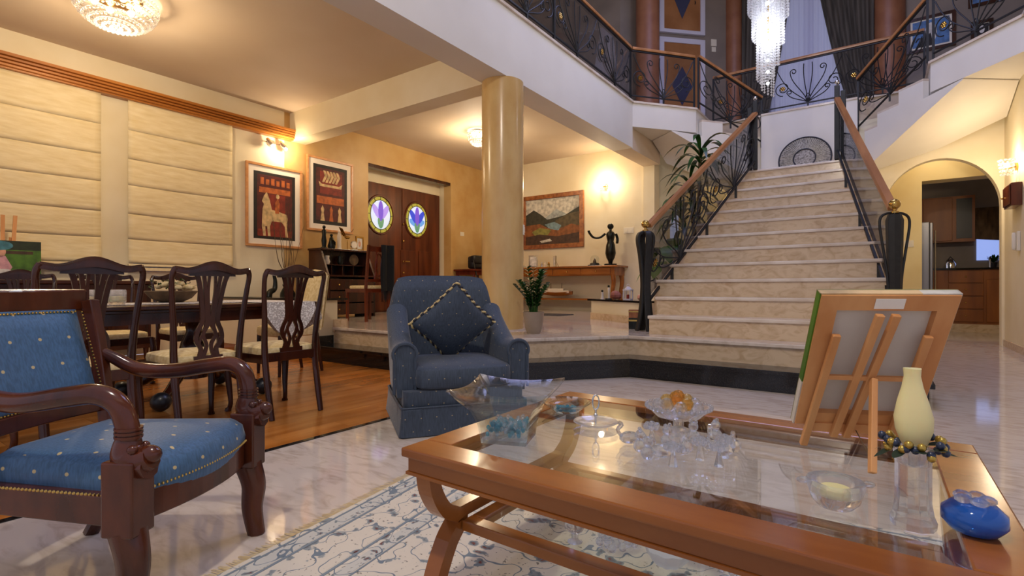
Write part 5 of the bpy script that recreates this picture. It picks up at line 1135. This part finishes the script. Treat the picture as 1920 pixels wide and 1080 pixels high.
t = thing('faucet', 'chrome tap over the kitchen sink', 'tap', (1.66, ky+.25, 1.166)); Q().tube(smooth_path([(0, 0, 0), (0, 0, .16), (0, -.06, .2), (0, -.12, .16)], 5), .012, 8).obj('spout', 'chrome', t, True)
p = PXp(1908, 368, 1.43); t = thing('wall_cabinet', 'small dark wooden key cabinet on the right wall', 'cabinet', (1.43, p.y-.05, p.z-.14), PI)
Q().box(0, .10, -.22, .22, 0, .28).obj('body', 'mahogany_red', t, None, .006); d = Q().box(.10, .115, -.2, .2, .02, .26).obj('door', 'mahogany_red', t, None, .006); Q().ball((.125, -.17, .14), .014).obj('knob', 'brass', d, True)
p = PXp(1912, 452, 1.43); t = thing('intercom', 'cream wall intercom handset on the right wall', 'intercom', (1.43, p.y, p.z-.12), PI); Q().box(0, .03, -.05, .05, 0, .24).obj('plate', 'plastic', t, None, .006); Q().rbox((.05, -.03, .12), (.04, .045, .22), .4, 14, 8).obj('handset', 'plastic', t, True)
t = thing('painting', 'small picture hung inside the left arch passage', 'picture', (-2.6, 10.795, 1.4), -PI/2); Q().box(0, .02, -.3, .3, 0, .6).obj('frame', 'frame_gold', t); Q().box(.02, .024, -.25, .25, .05, .55).obj('print', 'p_cloud', t)
for x, l, pw2 in ((-2.6, 'small assumed ceiling lamp in the passage behind the left arch', 14), (.8, 'small assumed ceiling lamp in the passage behind the right arch', 10)):  # unseen fixtures, assumed and added for the lights that brighten both passages
    t = thing('passage_lamp', l, 'ceiling lamp', (x, 10.3, 3.42)); Q().lathe([(.07, -.02), (.07, 0)], 16).obj('canopy', 'brass', t)
    Q().lathe([(.012, -.16), (.012, -.02)], 8).lathe([(.10, -.22), (.03, -.15), (.02, -.15), (.095, -.22)], 16).obj('shade', 'white_paint', t, True); Q().ball((0, 0, -.21), .025).obj('bulb', 'bulb', t, True)
    lamp('passage_lamp_light', (x, 10.3, 3.10), pw2, WARM, .06)
# ---------------------------------------------------------------- on the coffee table
TZ = ZT_+.009-.001
def at(px, py, z=TZ): return PZ(px, py, z)
# easel with canvas seen from behind
er = math.radians(25)
ez = thing('table_easel', 'small pine table easel seen from behind holding a canvas', 'easel', (-.05, 1.455, TZ+.005), er)
lean = math.radians(27); dirv = Vector((0, -math.sin(lean), math.cos(lean)))
bar = lambda a, b_, w=.016, d=.012: Q().tube([a, b_], 1, sec=rect(w, d), up=(0, 1, .3))
front = lambda x, h: Vector((x, .0, 0))+dirv*h
for xa, xb, ha, hb in ((-.105, -.088, .0, .31), (.075, .085, .03, .31)): bar(front(xa, ha), front(xb, hb)).obj('front_leg', 'pine', ez, None, .002)
for xa, xb in ((-.045, -.015), (-.018, .015)): bar(front(xa, .03), front(xb, .36)).obj('mast', 'pine', ez, None, .002)
bar(front(-.095, .20), front(.08, .20), .010, .008).obj('crossbar', 'pine', ez)
bar(front(-.09, .055)+Vector((0, .012, 0)), front(.10, .055)+Vector((0, .012, 0)), .022, .012).obj('ledge', 'pine', ez)
Q().tube([front(.0, .20)-Vector((0, .012, 0)), Vector((-.04, -.185, 0))], 1, sec=rect(.017, .012), up=(1, 0, 0)).obj('rear_leg', 'pine', ez, None, .002)
Q().tube([front(-.0, .05), Vector((-.035, -.16, .03))], .0012, 4).obj('cord', 'trunk', ez)
cv = thing('stretched_canvas', 'stretched painting seen from behind on the table easel', 'canvas', (-.05, 1.455, TZ+.005), er)
Mc = Matrix.Translation(Vector((.0, .0, .060))) @ Matrix.Rotation(lean, 4, 'X')
def cbox(a, b_, c, d, e, f, nm, mt): return Q().box(a, b_, c, d, e, f, Mc).obj(nm, mt, cv)
cbox(-.128, .128, 0, .004, 0, .345, 'cloth_back', 'canvas')
for a, b_, e, f in ((-.128, .128, 0, .035), (-.128, .128, .31, .345), (-.128, -.093, .035, .31), (.093, .128, .035, .31)): cbox(a, b_, -.016, 0, e, f, 'stretcher_bar', 'pine')
cbox(-.131, .131, .004, .007, -.003, .348, 'painting', 'p_olive')
for a, b_, e, f, mt in ((-.131, -.128, -.003, .12, 'canvas'), (-.131, -.128, .12, .348, 'leaf_big'), (.128, .131, -.003, .348, 'canvas'), (-.131, .06, .345, .348, 'p_cream'), (.06, .131, .345, .348, 'p_cloud')): cbox(a, b_, -.012, .005, e, f, 'folded_edge', mt)
cbox(-.025, .03, -.0175, -.0165, .315, .338, 'paper_label', 'mat')
# square flared glass bowl with beads
p = at(955, 822); gb = thing('glass_bowl', 'square flared glass bowl filled with blue beads on coffee table', 'bowl', p, math.radians(20)); gb.scale = (1.25, 1.25, 1.5)
def sq(hw_, z, curve=0): return [(hw_, hw_, z), (-hw_, hw_, z), (-hw_, -hw_, z), (hw_, -hw_, z)]
def flare(n=8):
    rings = []
    for hw_, z, dip in ((.045, 0, 0), (.05, .03, 0), (.062, .055, .0), (.098, .09, .018)):
        r = []
        for s in range(4):
            c0_, c1_ = sq(hw_, z)[s], sq(hw_, z)[(s+1) % 4]
            for i in range(n): f = i/n; q = Vector(c0_).lerp(Vector(c1_), f); q.z -= .4*dip*math.sin(PI*f); q.x *= 1-.05*(dip > 0)*math.sin(PI*f); q.y *= 1-.05*(dip > 0)*math.sin(PI*f); r.append(tuple(q))
        rings.append(r)
    return rings
o = Q().loft(flare(), cap=False).obj('wall', 'bowl_glass', gb, 40); o.modifiers.new('s', 'SOLIDIFY').thickness = .004; Q().box(-.045, .045, -.045, .045, 0, .006).obj('bottom', 'crystal', gb)
b = Q(); random.seed(3)
for i in range(90): b.ball((random.uniform(-.036, .036), random.uniform(-.036, .036), .010+random.random()*.02), .0042, 6, 4)
o = b.obj('beads', 'bead_blue', gb, True); o['kind'] = 'stuff'
b = Q()
for i in range(90): b.ball((random.uniform(-.036, .036), random.uniform(-.036, .036), .010+random.random()*.024), .0042, 6, 4)
o = b.obj('clear_beads', 'crystal', gb, True); o['kind'] = 'stuff'
p = at(1062, 772); t = thing('glass_dish', 'small triangular glass dish of beads behind the square bowl', 'bowl', p, .5)
rings = [[(r*math.cos(2*PI*i/3+(j/8)*2*PI/3)*(1-.0*j), r*math.sin(2*PI*i/3+(j/8)*2*PI/3), z) for i in range(3) for j in range(8)] for r, z in ((.035, 0), (.05, .012), (.075, .03))]
o = Q().loft(rings, cap=False).obj('wall', 'bowl_glass', t, 40); o.modifiers.new('s', 'SOLIDIFY').thickness = .003
b = Q()
for i in range(40): b.ball((random.uniform(-.03, .03), random.uniform(-.03, .03), .01), .006, 6, 4)
o = b.obj('beads', 'bead_blue', t, True); o['kind'] = 'stuff'
p = at(1117, 798); t = thing('handled_plate', 'round cut-glass plate with silver loop handle', 'plate', p)
Q().lathe([(.03, 0), (.045, .004), (.062, .012), (.060, .014), (.04, .007), (.004, .006)], 32).obj('plate', 'crystal', t, True)
Q().tube([(0, 0, .005), (0, 0, .045)], .003, 6).tube([(.009*math.sin(a)*RT[0], .009*math.sin(a)*RT[1], .065-.020*math.cos(a)) for a in [2*PI*i/20 for i in range(21)]], .0025, 6).ball((0, 0, .03), .006).obj('handle', 'silver', t, True)
# footed crystal bowl with crystal fruit
p = at(1272, 812); t = thing('crystal_bowl', 'footed cut-crystal bowl heaped with golden crystal fruit', 'bowl', p); t.scale = (1.15, 1.15, 1.15)
Q().lathe([(.035, 0), (.03, .008), (.012, .015), (.012, .028), (.05, .04), (.072, .062), (.068, .063), (.045, .045), (.005, .04)], 24).obj('bowl', 'crystal', t, 30)
b = Q(); b2 = Q()
for i in range(14): a = i*2.4; r = .048*math.sqrt(i/14); (b if i > 6 else b2).ball((r*math.cos(a), r*math.sin(a), .062+.022*(1-r/.05)), .015, 7, 5)
b.obj('fruit', 'crystal', t); b2.obj('golden_fruit', 'crystal_gold', t)
b = Q()
for i in range(36): a = 2*PI*i/36; b.ball((.071*math.cos(a), .071*math.sin(a), .062), .005, 6, 4)
b.obj('beaded_rim', 'crystal', t)
# crystal figurines
spots = [(1180, 832), (1200, 848), (1222, 830), (1240, 858), (1252, 838), (1262, 874), (1285, 850), (1300, 830), (1312, 862), (1330, 845), (1342, 828), (1358, 858), (1375, 848), (1215, 862), (1348, 874)]
kinds = ['swan', 'bear', 'flower']; words = ['swan-shaped', 'bear-shaped', 'flower-shaped']
ords = ['leftmost', 'second from left', 'third from left', 'fourth from left', 'fifth from left']
order = {k: sorted([i for i in range(len(spots)) if i % 3 == k], key=lambda i: spots[i][0]) for k in range(3)}
for i, (x, y) in enumerate(spots):
    k = i % 3; t = thing('crystal_figurine', 'small clear crystal figurine, %s %s on coffee table' % (words[k], ords[order[k].index(i)]), 'figurine', at(x, y), random.random()*6, 'crystal figurines on the coffee table'); t.scale = (1.3, 1.3, 1.3)
    if k == 0:
        Q().ball((0, 0, .012), .014, 7, 5, (1.4, 1, .85)).obj('body', 'crystal', t); Q().tube(smooth_path([(.014, 0, .014), (.022, 0, .026), (.014, 0, .036), (.020, 0, .04)], 3), .004, 6).obj('neck', 'crystal', t)
    elif k == 1:
        Q().ball((0, 0, .012), .0125, 7, 5).obj('body', 'crystal', t); Q().ball((0, 0, .031), .0095, 7, 5).ball((.006, 0, .040), .004, 6, 4).ball((-.006, 0, .040), .004, 6, 4).obj('head', 'crystal', t)
    else:
        Q().tube([(0, 0, 0), (0, 0, .028)], [.008, .002], 6).obj('stem', 'crystal', t); b = Q()
        for j in range(6): a = j*PI/3; b.ball((.010*math.cos(a), .010*math.sin(a), .032), .007, 6, 4)
        b.ball((0, 0, .036), .006, 6, 4).obj('petals', 'crystal', t)
# candle holder
p = at(1712, 985); t = thing('candle_holder', 'tall fluted crystal candle holder with tulip-shaped cream candle', 'candle', p)
Q().lathe([(.030, 0), (.031, .010), (.027, .020), (.024, .04), (.024, .10), (.027, .125), (.023, .125), (.014, .10), (.004, .095)], 10).obj('holder', 'crystal', t)
cd = Q(); rings = []
for i, (r, z) in enumerate(((.010, .12), (.018, .135), (.024, .155), (.025, .175), (.020, .20), (.014, .222), (.011, .24), (.012, .252))): rings.append([((r*(1+.10*math.cos(3*a+i*.5)))*math.cos(a), (r*(1+.10*math.cos(3*a+i*.5)))*math.sin(a), z) for a in [2*PI*j/24 for j in range(24)]])
cd.loft(rings).obj('candle', 'candle', t, 50)
for mt, n0 in (('berry_dark', 0), ('berry_gold', 1)):
    b = Q()
    for j in range(16): a = 2*PI*(2*j+n0)/32+random.random()*.2; b.ball(((.034+.008*random.random())*math.cos(a), (.034+.008*random.random())*math.sin(a), .130+random.uniform(-.012, .012)), .0065, 7, 5)
    b.obj('berries', mt, t, True)
b = Q()
for j in range(9): a = j*.7; leaf_(b, (.025*math.cos(a), .025*math.sin(a), .128), (.055*math.cos(a), .055*math.sin(a), .12+.015*math.sin(j)), .008)
b.obj('leaves', 'dark_green', t)
# crystal votive bowl
p = at(1566, 948); t = thing('votive_bowl', 'thick clear crystal votive bowl near the front of coffee table', 'bowl', p, .4); t.scale = (1.25, 1.25, 1.15)
Q().lathe([(.022, 0), (.030, .01), (.037, .035), (.035, .040), (.024, .036), (.021, .02), (.004, .018)], 20).obj('bowl', 'crystal', t, 40)
for s in (-1, 1): Q().ball((s*.040, 0, .036), .007, 8, 5, (1.5, 1, .7)).obj('lug', 'crystal', t, True)
Q().lathe([(.019, .019), (.019, .028)], 16).obj('tealight', 'candle', t)
# blue paperweight
p = at(1826, 1000); t = thing('glass_paperweight', 'blue glass apple paperweight with crystal leaves on top', 'paperweight', p)
Q().lathe([(.012, 0), (.030, .005), (.041, .019), (.040, .035), (.028, .047), (.010, .050)], 28).obj('body', 'blue_glass', t, True)
for j in range(5): a = j*1.256; Q().ball((.016*math.cos(a), 0.016*math.sin(a), .054), .010, 8, 5, (1.2, .8, .8)).obj('crystal_leaf', 'crystal', t, True)
# things on the lower shelf
SZ = .209
def ats(px, py): return PZ(px, py, SZ)
p = ats(1078, 1015); t = thing('crystal_ball', 'crystal ball on a stand on the lower glass shelf', 'ornament', p); Q().lathe([(.018, 0), (.008, .006), (.008, .02)], 12).obj('stand', 'crystal', t, True); Q().ball((0, 0, .042), .024, 14, 8).obj('ball', 'crystal', t, True)
for x, y, l in ((1155, 1020, 'cluster of crystal beads on the lower shelf left of the shell'), (1385, 1070, 'cluster of crystal beads on the lower shelf right of the shell')):
    t = thing('crystal_cluster', l, 'ornament', ats(x, y)); b = Q()
    for i in range(24): a = i*2.4; r = .045*math.sqrt(i/24); b.ball((r*math.cos(a), r*math.sin(a), .010+.014*(1-r/.045)), .010, 6, 4)
    b.obj('beads', 'crystal', t)
p = ats(1253, 1062); t = thing('frosted_shell', 'frosted glass shell dish on the lower shelf', 'dish', p); rings = []
for r, z in ((.012, 0), (.028, .008), (.042, .025), (.046, .040)): rings.append([(r*(1+.06*math.cos(9*a))*math.cos(a), r*(1+.06*math.cos(9*a))*math.sin(a), z) for a in [2*PI*j/36 for j in range(36)]])
o = Q().loft(rings).obj('shell', 'frost', t, 60)
